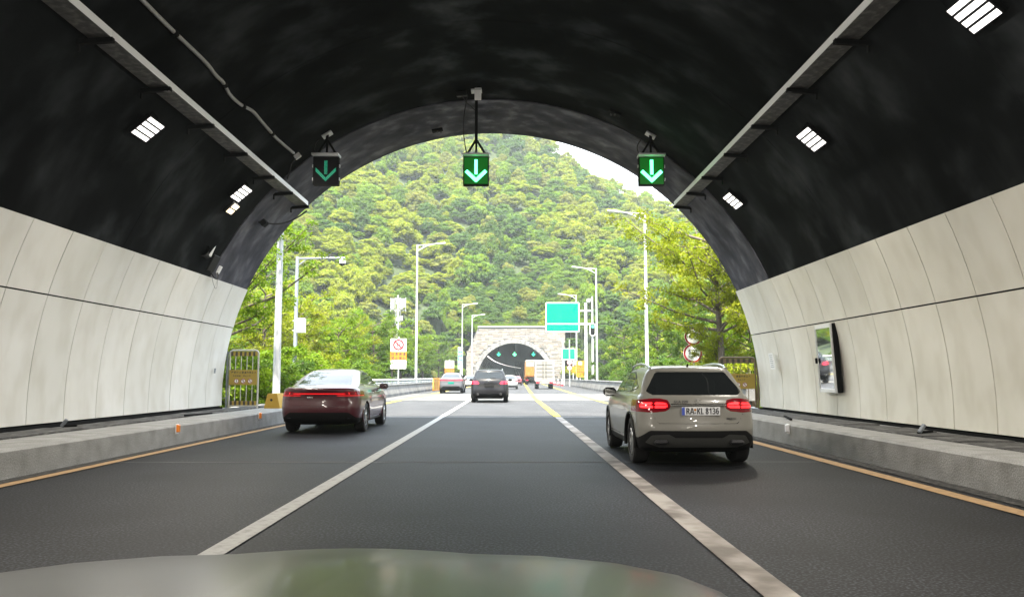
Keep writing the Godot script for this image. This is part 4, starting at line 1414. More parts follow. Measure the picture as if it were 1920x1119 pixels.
	flat_bar(o4, Vector3(-0.1, 1.5, 0.027), Vector3(0.12, 1.78, 0.027), 0.07)
	put(o4, "lettering", M.ink, o2o)
	var rs := thing("round_sign_post", "post with two small red ringed round signs beside the orange notice", "road sign", Vector3(8.35, -0.1, -112.0))
	var r1 := MB.new()
	r1.tube([Vector3(0, 0, -0.06), Vector3(0, 6.4, -0.06)], 0.07, 8)
	put(r1, "post", M.pole_white, rs)
	round_sign(rs, Vector3(0, 3.35, 0), 0.36, 0)
	round_sign(rs, Vector3(0, 2.6, 0), 0.34, 0)
	var yp := MB.new()
	yp.box(Vector3(0.62, 2.35, -0.02), Vector3(0.62, 0.9, 0.04), 0.01)
	put(yp, "orange_plate", M.sign_orange, rs)
	var rp := MB.new()
	disc_plate(rp, Vector3(0.75, 3.3, 0), 0.26, 0.02, 24)
	put(rp, "small_disc", M.sign_white, rs)
	# traffic light mast
	var tl := thing("traffic_light", "slim mast with a white-edged traffic light showing green and a camera on top", "traffic light", Vector3(9.05, -0.1, -88.0))
	var t1 := MB.new()
	t1.tube([Vector3(0, 0, 0), Vector3(0, 1.6, 0), Vector3(0, 10.0, 0)], [0.16, 0.13, 0.08], 10)
	put(t1, "mast", M.pole_white, tl)
	var t2 := MB.new()
	t2.box(Vector3(0, 6.4, 0.18), Vector3(0.40, 1.15, 0.22), 0.1)
	var hs := put(t2, "housing", M.black_plastic, tl)
	var t3 := MB.new()
	var loop := []
	for i in 25:
		var an2 := TAU * i / 24.0
		loop.append(Vector3(0.29 * cos(an2), 6.4 + 0.29 * sin(an2) + (0.36 if sin(an2) > 0 else -0.36), 0.2))
	t3.tube(loop, 0.045, 6)
	put(t3, "white_border", M.sign_white, hs)
	var t4 := MB.new()
	disc_plate(t4, Vector3(0, 6.72, 0.30), 0.15, 0.02, 20)
	put(t4, "green_light", M.signal_far, hs)
	var t5 := MB.new()
	disc_plate(t5, Vector3(0, 6.1, 0.30), 0.15, 0.02, 20)
	put(t5, "dark_lens", M.black_metal, hs)
	var t6 := MB.new()
	t6.lathe([Vector2(0.02, -0.3), Vector2(0.2, -0.2), Vector2(0.22, 0.05), Vector2(0.05, 0.12)], 12, Transform3D(Basis(), Vector3(-0.42, 9.6, 0.1)))
	put(t6, "camera_dome", M.white_metal, tl)
	var t7 := MB.new()
	t7.bar(Vector3(0, 9.7, 0), Vector3(-0.45, 9.75, 0.1), 0.05, 0.05)
	put(t7, "camera_arm", M.white_metal, tl)
	# round limit signs half hidden by the right tree
	var lim := thing("limit_sign_post", "two red ringed round limit signs half hidden by leaves, above the white car", "road sign", Vector3(8.32, -0.1, -37.0))
	var l1 := MB.new()
	l1.tube([Vector3(0, 0, -0.06), Vector3(0, 3.75, -0.06)], 0.05, 8)
	put(l1, "post", M.galvanised, lim)
	round_sign(lim, Vector3(0.03, 3.18, 0), 0.40, 1)
	round_sign(lim, Vector3(0, 2.42, 0), 0.43, 2)
	# orange crowd barriers on the left and red-white ones on the right
	for i in 5:
		var fz := 74.0 + i * 5.2
		var fb := thing("orange_barrier", ["orange barrier nearest, left of the silver car", "second orange barrier from the near end, by the parapet", "third orange barrier along the left parapet", "fourth orange barrier along the left parapet", "farthest orange barrier along the left parapet"][i], "barrier", Vector3(-6.75 + off(fz), 0.0, -fz), PI / 2 - 0.12, "orange barriers along the left parapet")
		var f1 := MB.new()
		f1.tube([Vector3(-1.5, 0.1, 0), Vector3(-1.5, 1.1, 0), Vector3(1.5, 1.1, 0), Vector3(1.5, 0.1, 0), Vector3(-1.5, 0.1, 0)], 0.06, 6)
		put(f1, "frame", M.sign_orange, fb)
		for k in 7:
			var f2 := MB.new()
			f2.box(Vector3(-1.25 + k * 0.417, 0.6, 0), Vector3(0.17, 0.95, 0.04), 0.01)
			put(f2, "slat", M.sign_orange if k % 2 == 0 else M.barrier_yellow, fb)
	for i in 4:
		var wz := 118.0 + i * 8.0
		var wb := thing("traffic_cone", ["red and white cone nearest the camera, right of the white truck", "second red and white cone beyond the truck", "third red and white cone beyond the truck", "farthest red and white cone by the right parapet"][i], "traffic cone", Vector3(6.75 + off(wz) - 0.2 * i, 0, -wz), 0.0, "red and white cones right of the truck")
		var w1 := MB.new()
		w1.box(Vector3(0, 0.03, 0), Vector3(0.5, 0.06, 0.5), 0.01)
		put(w1, "base", M.sign_red, wb)
		for k in 4:
			var w2 := MB.new()
			w2.lathe([Vector2(0.22 - k * 0.05, 0.06 + k * 0.22), Vector2(0.17 - k * 0.05, 0.28 + k * 0.22)], 12)
			put(w2, "band", M.sign_red if k % 2 == 0 else M.sign_white, wb)

# ---------------------------------------------------------------- vehicles
# Car frame: x right, y up, rear bumper at z = 0, nose towards -z. "s" is the distance ahead of the rear bumper.
func cr(a: float, b: float, c: float, d: float, t: float) -> float:
	return 0.5 * ((2.0 * b) + (-a + c) * t + (2.0 * a - 5.0 * b + 4.0 * c - d) * t * t + (-a + 3.0 * b - 3.0 * c + d) * t * t * t)

func sd_poly(p: Vector2, v: PackedVector2Array) -> float:
	var d := (p - v[0]).length_squared()
	var s := 1.0
	var j := v.size() - 1
	for i in v.size():
		var e := v[j] - v[i]
		var w := p - v[i]
		var b := w - e * clampf(w.dot(e) / e.length_squared(), 0.0, 1.0)
		d = minf(d, b.length_squared())
		var c1 := p.y >= v[i].y
		var c2 := p.y < v[j].y
		var c3 := e.x * w.y > e.y * w.x
		if (c1 and c2 and c3) or (not c1 and not c2 and not c3): s = -s
		j = i
	return s * sqrt(d)

func zone_value(z: Dictionary, p: Vector3) -> float:
	var s := -p.z
	var side: bool = z.get("side", false)
	if s < z.get("smin", -1.0) or s > z.get("smax", 99.0): return 1.0
	if p.y < z.get("ymin", -1.0) or p.y > z.get("ymax", 99.0): return 1.0
	var ax := absf(p.x)
	if ax < z.get("xmin", -1.0): return 1.0
	if z.has("circle"):
		var c: Vector3 = z.circle
		return Vector2(s - c.x, p.y - c.y).length() - c.z
	var q := Vector2(s, p.y) if side else Vector2(ax if z.get("mirror", true) else p.x, p.y)
	var v: float = sd_poly(q, z.poly) - float(z.get("round", 0.0))
	if z.has("line"): v = absf(v) - z.line
	return v

func clip(poly: Array, k: int, inside: bool) -> Array:
	var out := []
	for i in poly.size():
		var a: Array = poly[i]
		var b: Array = poly[(i + 1) % poly.size()]
		var va: float = a[2][k]
		var vb: float = b[2][k]
		if (va < 0.0) == inside: out.append(a)
		if (va < 0.0) != (vb < 0.0):
			var t := va / (va - vb)
			var vals := []
			for j in a[2].size(): vals.append(lerpf(a[2][j], b[2][j], t))
			out.append([a[0].lerp(b[0], t), a[1].lerp(b[1], t).normalized(), vals])
	return out

func car_shell(sp: Dictionary) -> Dictionary:
	var lv: Array = sp.levels
	var res: float = sp.res
	var rows := []
	for k in lv.size() - 1:
		var a: Array = lv[maxi(k - 1, 0)]
		var b: Array = lv[k]
		var c: Array = lv[k + 1]
		var d: Array = lv[mini(k + 2, lv.size() - 1)]
		var dist := maxf(absf(c[0] - b[0]), maxf(absf(c[1] - b[1]) * 0.8, absf(c[3] - b[3])))
		var n := maxi(2, int(ceil(dist / res)))
		for i in n + (1 if k == lv.size() - 2 else 0):
			var t := float(i) / n
			var r := []
			for j in 7: r.append(cr(a[j], b[j], c[j], d[j], t))
			rows.append(r)
	var nr := int(0.75 / res)
	var nc := maxi(4, int(0.22 / res))
	var ns := int(float(sp.L) / (res * 2.0))
	var verts := PackedVector3Array()
	var L: float = sp.L
	var cols := 0
	for r in rows:
		var w: float = r[3]
		var rr: float = minf(r[4], w * 0.8)
		var rf: float = minf(r[5], w * 0.8)
		var bu: float = r[6]
		var half := []
		for i in nr + 1:
			var x := (w - rr) * i / nr
			half.append(Vector2(x, r[1] + bu * pow(x / w, 2.0)))
		var s0: float = r[1] + bu * pow((w - rr) / w, 2.0)
		for i in range(1, nc + 1):
			var a2 := PI / 2 * i / nc
			half.append(Vector2(w - rr + rr * sin(a2), s0 + rr * (1.0 - cos(a2))))
		var se: float = r[2] - 0.10 - rf
		for i in range(1, ns): half.append(Vector2(w, lerpf(s0 + rr, se, float(i) / ns)))
		for i in nc + 1:
			var a3 := PI / 2 * i / nc
			half.append(Vector2(w - rf + rf * cos(a3), se + rf * sin(a3)))
		for i in range(1, 7): half.append(Vector2((w - rf) * (1.0 - i / 6.0), r[2] - 0.10 * pow((1.0 - i / 6.0), 2.0)))
		var full := []
		for q in half: full.append(q)
		for i in range(half.size() - 2, 0, -1): full.append(Vector2(-half[i].x, half[i].y))
		cols = full.size()
		for q in full:
			var s: float = q.y
			var u := s / L
			var x: float = q.x * (1.0 - 0.10 * pow(maxf(0.0, u - 0.62) / 0.38, 2.0) - sp.get("tail_taper", 0.05) * pow(maxf(0.0, 0.30 - u) / 0.30, 2.0))
			var y: float = r[0]
			for sw in sp.axles:
				var dd := Vector2(s - sw, (y - sp.wheel_r) * 0.9).length()
				if absf(q.x) > 0.55: x += signf(q.x) * sp.get("flare", 0.02) * exp(-pow(dd / 0.42, 2.0))
			if y > 0.35 and s > sp.cowl:
				y -= sp.droop * pow((s - sp.cowl) / (L - sp.cowl), 1.6) * smoothstep(0.35, 0.95, y)
			verts.append(Vector3(x, y, -s))
	var nrow := rows.size()
	var norms := PackedVector3Array()
	norms.resize(verts.size())
	var tris := PackedInt32Array()
	for j in nrow - 1:
		for i in cols:
			var i2 := (i + 1) % cols
			var a := j * cols + i
			var b := j * cols + i2
			var c := (j + 1) * cols + i2
			var d := (j + 1) * cols + i
			for t in [[a, d, c], [a, c, b]]:
				tris.append(t[0]); tris.append(t[1]); tris.append(t[2])
				var nn := (verts[t[2]] - verts[t[0]]).cross(verts[t[1]] - verts[t[0]])
				for q in t: norms[q] += nn
	for i in norms.size(): norms[i] = norms[i].normalized()
	# sanity: the rear face must look backwards
	var zones: Array = sp.zones
	var vals := []
	for z in zones:
		var va := PackedFloat32Array()
		va.resize(verts.size())
		for i in verts.size(): va[i] = zone_value(z, verts[i])
		vals.append(va)
	var out := {}
	var body := MB.new()
	for i in verts.size(): body.vert(verts[i], norms[i])
	var top := body.vert(Vector3(0, rows[nrow - 1][0] + 0.002, -(rows[nrow - 1][1] + rows[nrow - 1][2]) / 2), Vector3.UP)
	for i in cols:
		body.ix.append((nrow - 1) * cols + i); body.ix.append(top); body.ix.append((nrow - 1) * cols + (i + 1) % cols)
	var nz := zones.size()
	for t in range(0, tris.size(), 3):
		var a := tris[t]
		var b := tris[t + 1]
		var c := tris[t + 2]
		var hit := []
		var whole := -1
		for k in nz:
			var va: PackedFloat32Array = vals[k]
			var na := va[a] < 0.0
			var nb := va[b] < 0.0
			var ncx := va[c] < 0.0
			if na and nb and ncx and hit.is_empty():
				whole = k
				break
			if na or nb or ncx: hit.append(k)
		if whole < 0 and hit.is_empty():
			body.ix.append(a); body.ix.append(b); body.ix.append(c)
			continue
		var poly := []
		for q in [a, b, c]:
			var vv := []
			for k in nz: vv.append(vals[k][q])
			poly.append([verts[q], norms[q], vv])
		var order := hit if whole < 0 else [whole]
		for k in order:
			if poly.size() < 3: break
			emit(out, zones[k], clip(poly, k, true))
			poly = clip(poly, k, false)
		if whole < 0 and poly.size() >= 3:
			var bb := body.v.size()
			for q in poly: body.vert(q[0], q[1])
			for i in range(1, poly.size() - 1):
				body.ix.append(bb); body.ix.append(bb + i); body.ix.append(bb + i + 1)
	out["body"] = [body, sp.paint, "body"]
	return out

func emit(out: Dictionary, z: Dictionary, poly: Array) -> void:
	if poly.size() < 3 or z.part == "": return
	var key: String = z.part + str(z.get("id", 0))
	if z.get("split", false): key += "r" if poly[0][0].x > 0 else "l"
	if not out.has(key): out[key] = [MB.new(), z.mat, z.part]
	var mb: MB = out[key][0]
	var b := mb.v.size()
	for q in poly: mb.vert(q[0] + q[1] * z.get("proud", 0.0), q[1])
	for i in range(1, poly.size() - 1):
		mb.ix.append(b); mb.ix.append(b + i); mb.ix.append(b + i + 1)

func wheel(t: Node3D, x: float, s: float, r: float, w: float, rim_mat: Material, detail: bool) -> void:
	var sg := signf(x)
	var tr := Transform3D(Basis(Vector3(0, 0, 1), -sg * PI / 2), Vector3(x, r, -s))   # local y points outwards
	var ty := MB.new()
	ty.lathe([Vector2(r * 0.66, -w / 2), Vector2(r * 0.93, -w / 2), Vector2(r, -w / 2 + 0.035), Vector2(r, w / 2 - 0.035), Vector2(r * 0.95, w / 2 - 0.005), Vector2(r * 0.70, w / 2), Vector2(r * 0.66, w / 2 - 0.02)], 36 if detail else 18, tr)
	var o := put(ty, "wheel", M.tyre, t)
	var rm := MB.new()
	rm.lathe([Vector2(r * 0.67, -w / 2 + 0.01), Vector2(r * 0.67, w / 2 - 0.02), Vector2(r * 0.635, w / 2 - 0.015), Vector2(r * 0.61, w / 2 - 0.06), Vector2(r * 0.58, -w / 2 + 0.04), Vector2(0.0, -w / 2 + 0.04)], 30 if detail else 14, tr)
	var nsp := 10 if detail else 5
	for k in nsp:
		var a := TAU * k / nsp + (0.12 if k % 2 == 0 else -0.12) * (1.0 if detail else 0.0)
		var p := tr * Vector3(0.05 * cos(a), w / 2 - 0.05, 0.05 * sin(a))
		var q := tr * Vector3(r * 0.63 * cos(a), w / 2 - 0.035, r * 0.63 * sin(a))
		rm.bar(p, q, 0.03, 0.034, 0.006)
	rm.lathe([Vector2(0.06, w / 2 - 0.07), Vector2(0.055, w / 2 - 0.02), Vector2(0.0, w / 2 - 0.015)], 14, tr)
	put(rm, "rim", rim_mat, o)

func finish_car(t: Node3D, sp: Dictionary) -> void:
	var parts := car_shell(sp)
	for k in parts:
		var e: Array = parts[k]
		if e[0].ix.size() > 0: put(e[0], e[2], e[1], t)
	var L: float = sp.L
	var hw: float = sp.hw
	var ub := MB.new()
	ub.box(Vector3(0, 0.36, -L / 2), Vector3((hw - 0.26) * 2, 0.34, L - 0.5), 0.03)
	ub.box(Vector3(0, 0.30, -(sp.axles[0] + sp.axles[1]) / 2), Vector3((hw - 0.06) * 2, 0.16, sp.axles[1] - sp.axles[0] - 2 * sp.arch), 0.02)
	put(ub, "underbody", M.black_rubber, t)
	for s in sp.axles:
		for sx in [-1.0, 1.0]:
			wheel(t, sx * (hw - 0.125 + sp.get("wheel_out", 0.0)), s, sp.wheel_r, 0.23, sp.rim, sp.res < 0.03)
	# arch lips
	for s in sp.axles:
		for sx in [-1.0, 1.0]:
			var lp := MB.new()
			var pts := []
			for i in 19:
				var a := lerpf(-0.25, PI + 0.25, i / 18.0)
				var ls: float = s + (sp.arch + 0.012) * cos(a)
				var lu := ls / L
				var lx: float = hw * (1.0 - 0.10 * pow(maxf(0.0, lu - 0.62) / 0.38, 2.0) - sp.get("tail_taper", 0.05) * pow(maxf(0.0, 0.30 - lu) / 0.30, 2.0)) + sp.get("flare", 0.02) * 0.42
				pts.append(Vector3(sx * (lx - 0.008 + sp.get("lip_out", 0.0)), sp.wheel_r + (sp.arch + 0.012) * sin(a), -ls))
			lp.tube(pts, sp.get("lip", 0.014), 6)
			put(lp, "wheel_arch", sp.get("lip_mat", sp.paint), t)
	# mirrors
	if sp.has("mirror"):
		var mp: Vector3 = sp.mirror
		for sx in [-1.0, 1.0]:
			var mm := MB.new()
			mm.box(Vector3(sx * mp.x, mp.y, -mp.z), Vector3(0.22, 0.15, 0.13), 0.045)
			mm.bar(Vector3(sx * (mp.x - 0.2), mp.y - 0.07, -mp.z), Vector3(sx * (mp.x - 0.05), mp.y - 0.04, -mp.z), 0.05, 0.03, 0.008)
			var mo := put(mm, "wing_mirror", sp.get("mirror_mat", sp.paint), t)
			var mg := MB.new()
			mg.box(Vector3(sx * mp.x, mp.y, -mp.z + 0.068), Vector3(0.18, 0.115, 0.008), 0.003)
			put(mg, "mirror_glass", M.mirror_glass, mo)

func pv(a: Array) -> PackedVector2Array:
	var p := PackedVector2Array()
	for i in range(0, a.size(), 2): p.append(Vector2(a[i], a[i + 1]))
	return p

func white_suv() -> void:
	var t := thing("hatchback_car", "pearl white compact crossover braking on the right, roof rails and dark rear window", "car", Vector3(2.67, 0, -11.55), 0.004)
	var sp := {
		"L": 4.25, "hw": 0.855, "res": 0.02, "paint": M.paint_pearl, "axles": [0.80, 3.45], "wheel_r": 0.335, "arch": 0.385, "rim": M.rim_silver,
		"cowl": 2.9, "droop": 0.22, "flare": 0.022, "tail_taper": 0.055, "lip": 0.024, "lip_mat": M.black_plastic, "lip_out": 0.006, "mirror": Vector3(0.90, 1.0, 2.75), "mirror_mat": M.black_plastic,
		"levels": [
			[0.21, 0.16, 4.10, 0.76, 0.16, 0.3, 0.10],
			[0.27, 0.07, 4.18, 0.82, 0.20, 0.35, 0.10],
			[0.40, 0.015, 4.25, 0.845, 0.24, 0.4, 0.11],
			[0.53, 0.0, 4.25, 0.855, 0.26, 0.4, 0.11],
			[0.66, 0.025, 4.24, 0.858, 0.26, 0.4, 0.12],
			[0.80, 0.045, 4.22, 0.855, 0.27, 0.4, 0.13],
			[0.90, 0.07, 4.18, 0.842, 0.28, 0.4, 0.14],
			[0.97, 0.12, 4.10, 0.81, 0.28, 0.4, 0.14],
			[1.01, 0.17, 3.20, 0.775, 0.26, 0.3, 0.13],
			[1.12, 0.285, 2.98, 0.735, 0.22, 0.25, 0.12],
			[1.25, 0.43, 2.70, 0.675, 0.18, 0.25, 0.11],
			[1.335, 0.50, 2.45, 0.62, 0.15, 0.25, 0.09],
			[1.385, 0.56, 2.2, 0.55, 0.15, 0.25, 0.08],
			[1.42, 0.80, 2.0, 0.40, 0.15, 0.2, 0.05],
			[1.435, 1.2, 1.7, 0.15, 0.08, 0.08, 0.02]],
	}
	var lens := [0.385, 0.855, 0.42, 0.925, 0.52, 0.948, 0.66, 0.945, 0.86, 0.915, 0.90, 0.84, 0.86, 0.765, 0.62, 0.758, 0.46, 0.775, 0.40, 0.81]
	sp.zones = [
		{"part": "", "circle": Vector3(0.80, 0.335, 0.385), "xmin": 0.5},
		{"part": "", "circle": Vector3(3.45, 0.335, 0.385), "xmin": 0.5},
		{"part": "tail_glow", "mat": M.tail_glow, "split": true, "poly": pv([0.42, 0.862, 0.445, 0.888, 0.55, 0.90, 0.605, 0.898, 0.605, 0.862]), "smax": 0.9},
		{"part": "tail_glow", "mat": M.tail_glow, "split": true, "id": 1, "poly": pv([0.42, 0.852, 0.605, 0.852, 0.605, 0.815, 0.47, 0.818, 0.43, 0.83]), "smax": 0.9},
		{"part": "tail_glow", "mat": M.tail_glow, "split": true, "id": 2, "poly": pv([0.625, 0.898, 0.76, 0.888, 0.80, 0.862, 0.625, 0.862]), "smax": 0.9},
		{"part": "tail_glow", "mat": M.tail_glow, "split": true, "id": 3, "poly": pv([0.625, 0.852, 0.80, 0.852, 0.79, 0.82, 0.625, 0.815]), "smax": 0.9},
		{"part": "tail_light", "mat": M.lens_red, "split": true, "poly": pv(lens), "round": 0.004, "smax": 0.7},
		{"part": "rear_window", "mat": M.car_glass, "poly": pv([-0.61, 1.005, 0.61, 1.005, 0.675, 1.05, 0.515, 1.30, 0.485, 1.318, -0.485, 1.318, -0.515, 1.30, -0.675, 1.05]), "mirror": false, "round": 0.008, "smax": 1.0},
		{"part": "spoiler_gap", "mat": M.black_plastic, "poly": pv([-0.52, 1.330, 0.52, 1.330, 0.52, 1.337, -0.52, 1.337]), "mirror": false, "smax": 1.0},
		{"part": "side_window", "mat": M.car_glass, "side": true, "split": true, "poly": pv([1.98, 1.02, 3.02, 1.015, 2.62, 1.20, 2.30, 1.30, 2.02, 1.315]), "round": 0.004, "xmin": 0.4},
		{"part": "side_window", "mat": M.car_glass, "side": true, "split": true, "id": 1, "poly": pv([1.14, 1.055, 1.93, 1.022, 1.96, 1.315, 1.55, 1.31, 1.30, 1.25]), "round": 0.004, "xmin": 0.4},
		{"part": "side_window", "mat": M.car_glass, "side": true, "split": true, "id": 2, "poly": pv([0.74, 1.105, 1.09, 1.06, 1.24, 1.235, 1.05, 1.20]), "round": 0.006, "xmin": 0.4},
		{"part": "window_trim", "mat": M.black_plastic, "side": true, "split": true, "poly": pv([0.66, 1.095, 1.12, 1.04, 3.12, 0.998, 2.64, 1.225, 2.30, 1.325, 1.55, 1.33, 1.22, 1.262]), "round": 0.006, "xmin": 0.4},
		{"part": "", "mat": null, "poly": pv([-0.545, 0.60, 0.545, 0.60, 0.60, 0.66, 0.645, 0.75, 0.645, 0.95, -0.645, 0.95, -0.645, 0.75, -0.60, 0.66]), "mirror": false, "line": 0.0055, "smax": 0.5, "ymax": 0.94},
		{"part": "", "mat": null, "side": true, "poly": pv([1.96, 0.36, 3.10, 0.36, 3.12, 1.0, 1.96, 1.02]), "line": 0.005, "xmin": 0.5},
		{"part": "", "mat": null, "side": true, "poly": pv([1.20, 0.40, 1.96, 0.36, 1.96, 1.02, 1.10, 1.04, 0.98, 0.82]), "line": 0.005, "xmin": 0.5},
		{"part": "bumper_insert", "mat": M.grey_plastic, "poly": pv([-0.74, 0.335, -0.66, 0.44, -0.42, 0.452, -0.33, 0.405, 0.33, 0.405, 0.42, 0.452, 0.66, 0.44, 0.74, 0.335, 0.55, 0.27, -0.55, 0.27]), "mirror": false, "smax": 0.45},
		{"part": "rear_cladding", "mat": M.black_plastic, "poly": pv([-1.2, 0.10, 1.2, 0.10, 1.2, 0.385, 0.82, 0.395, 0.68, 0.50, -0.68, 0.50, -0.82, 0.395, -1.2, 0.385]), "mirror": false, "round": 0.004, "smax": 0.5},
		{"part": "sill_cladding", "mat": M.black_plastic, "side": true, "split": true, "poly": pv([-0.2, 0.05, 4.5, 0.05, 4.5, 0.33, -0.2, 0.33]), "xmin": 0.4},
	]
	finish_car(t, sp)
	# roof rails
	for sx in [-1.0, 1.0]:
		var rl := MB.new()
		var pts := []
		for i in 13:
			var f := i / 12.0
			pts.append(Vector3(sx * (0.56 + 0.02 * sin(f * PI)), 1.375 + 0.075 * pow(sin(f * PI), 0.45), -(0.68 + f * 1.65)))
		rl.tube(pts, 0.019, 8)
		put(rl, "roof_rail", M.rim_silver, t)
	# sunroof seams as dark glass
	var ex := MB.new()
	for s in [-1.0, 1.0]:
		ex.box(Vector3(s * 0.53, 0.345, -0.035), Vector3(0.20, 0.062, 0.09), 0.025)
	put(ex, "exhaust_tip", M.rim_dark, t)
	var hd := MB.new()
	hd.box(Vector3(0, 0.862, -0.052), Vector3(0.78, 0.028, 0.03), 0.01)
	put(hd, "chrome_strip", M.chrome, t)
	var nk := MB.new()
	nk.box(Vector3(0.03, 0.776, -0.028), Vector3(0.54, 0.115, 0.012), 0.004)
	var np := put(nk, "number_plate", M.plate_white, t)
	var nb := MB.new()
	nb.box(Vector3(-0.218, 0.776, -0.021), Vector3(0.042, 0.109, 0.003))
	put(nb, "plate_band", M.plate_blue, np)
	text("RA", 0.118, Vector3(-0.125, 0.776, -0.0195), M.ink, np, "plate_lettering", 0, 0.80)
	text("KL 8136", 0.118, Vector3(0.125, 0.776, -0.0195), M.ink, np, "plate_lettering", 0, 0.74)
	var sl := MB.new()
	disc_plate(sl, Vector3(-0.052, 0.795, -0.0205), 0.017, 0.004, 14)
	put(sl, "plate_seal", M.sign_orange, np)
	var sl2 := MB.new()
	disc_plate(sl2, Vector3(-0.052, 0.753, -0.0205), 0.012, 0.004, 14)
	put(sl2, "plate_seal", M.grey_metal, np)
	text("GLA 220", 0.048, Vector3(-0.245, 0.905, -0.062), M.rim_dark, t, "badge", 0, 1.1)
	text("4MATIC", 0.034, Vector3(0.46, 0.672, -0.045), M.rim_dark, t, "badge", -0.12, 1.1)
	var st := MB.new()
	ring_flat(st, Vector3(0.0, 0.918, -0.058), 0.034, 0.042, 28)
	for k in 3:
		var a := PI / 2 + TAU * k / 3
		flat_bar(st, Vector3(0.0, 0.918, -0.057), Vector3(0.036 * cos(a), 0.918 + 0.036 * sin(a), -0.057), 0.008)
	put(st, "emblem", M.chrome, t)
	var an := MB.new()
	an.tube([Vector3(0, 1.40, -0.72), Vector3(0, 1.445, -0.66)], [0.022, 0.008], 8)
	put(an, "aerial", M.black_plastic, t)

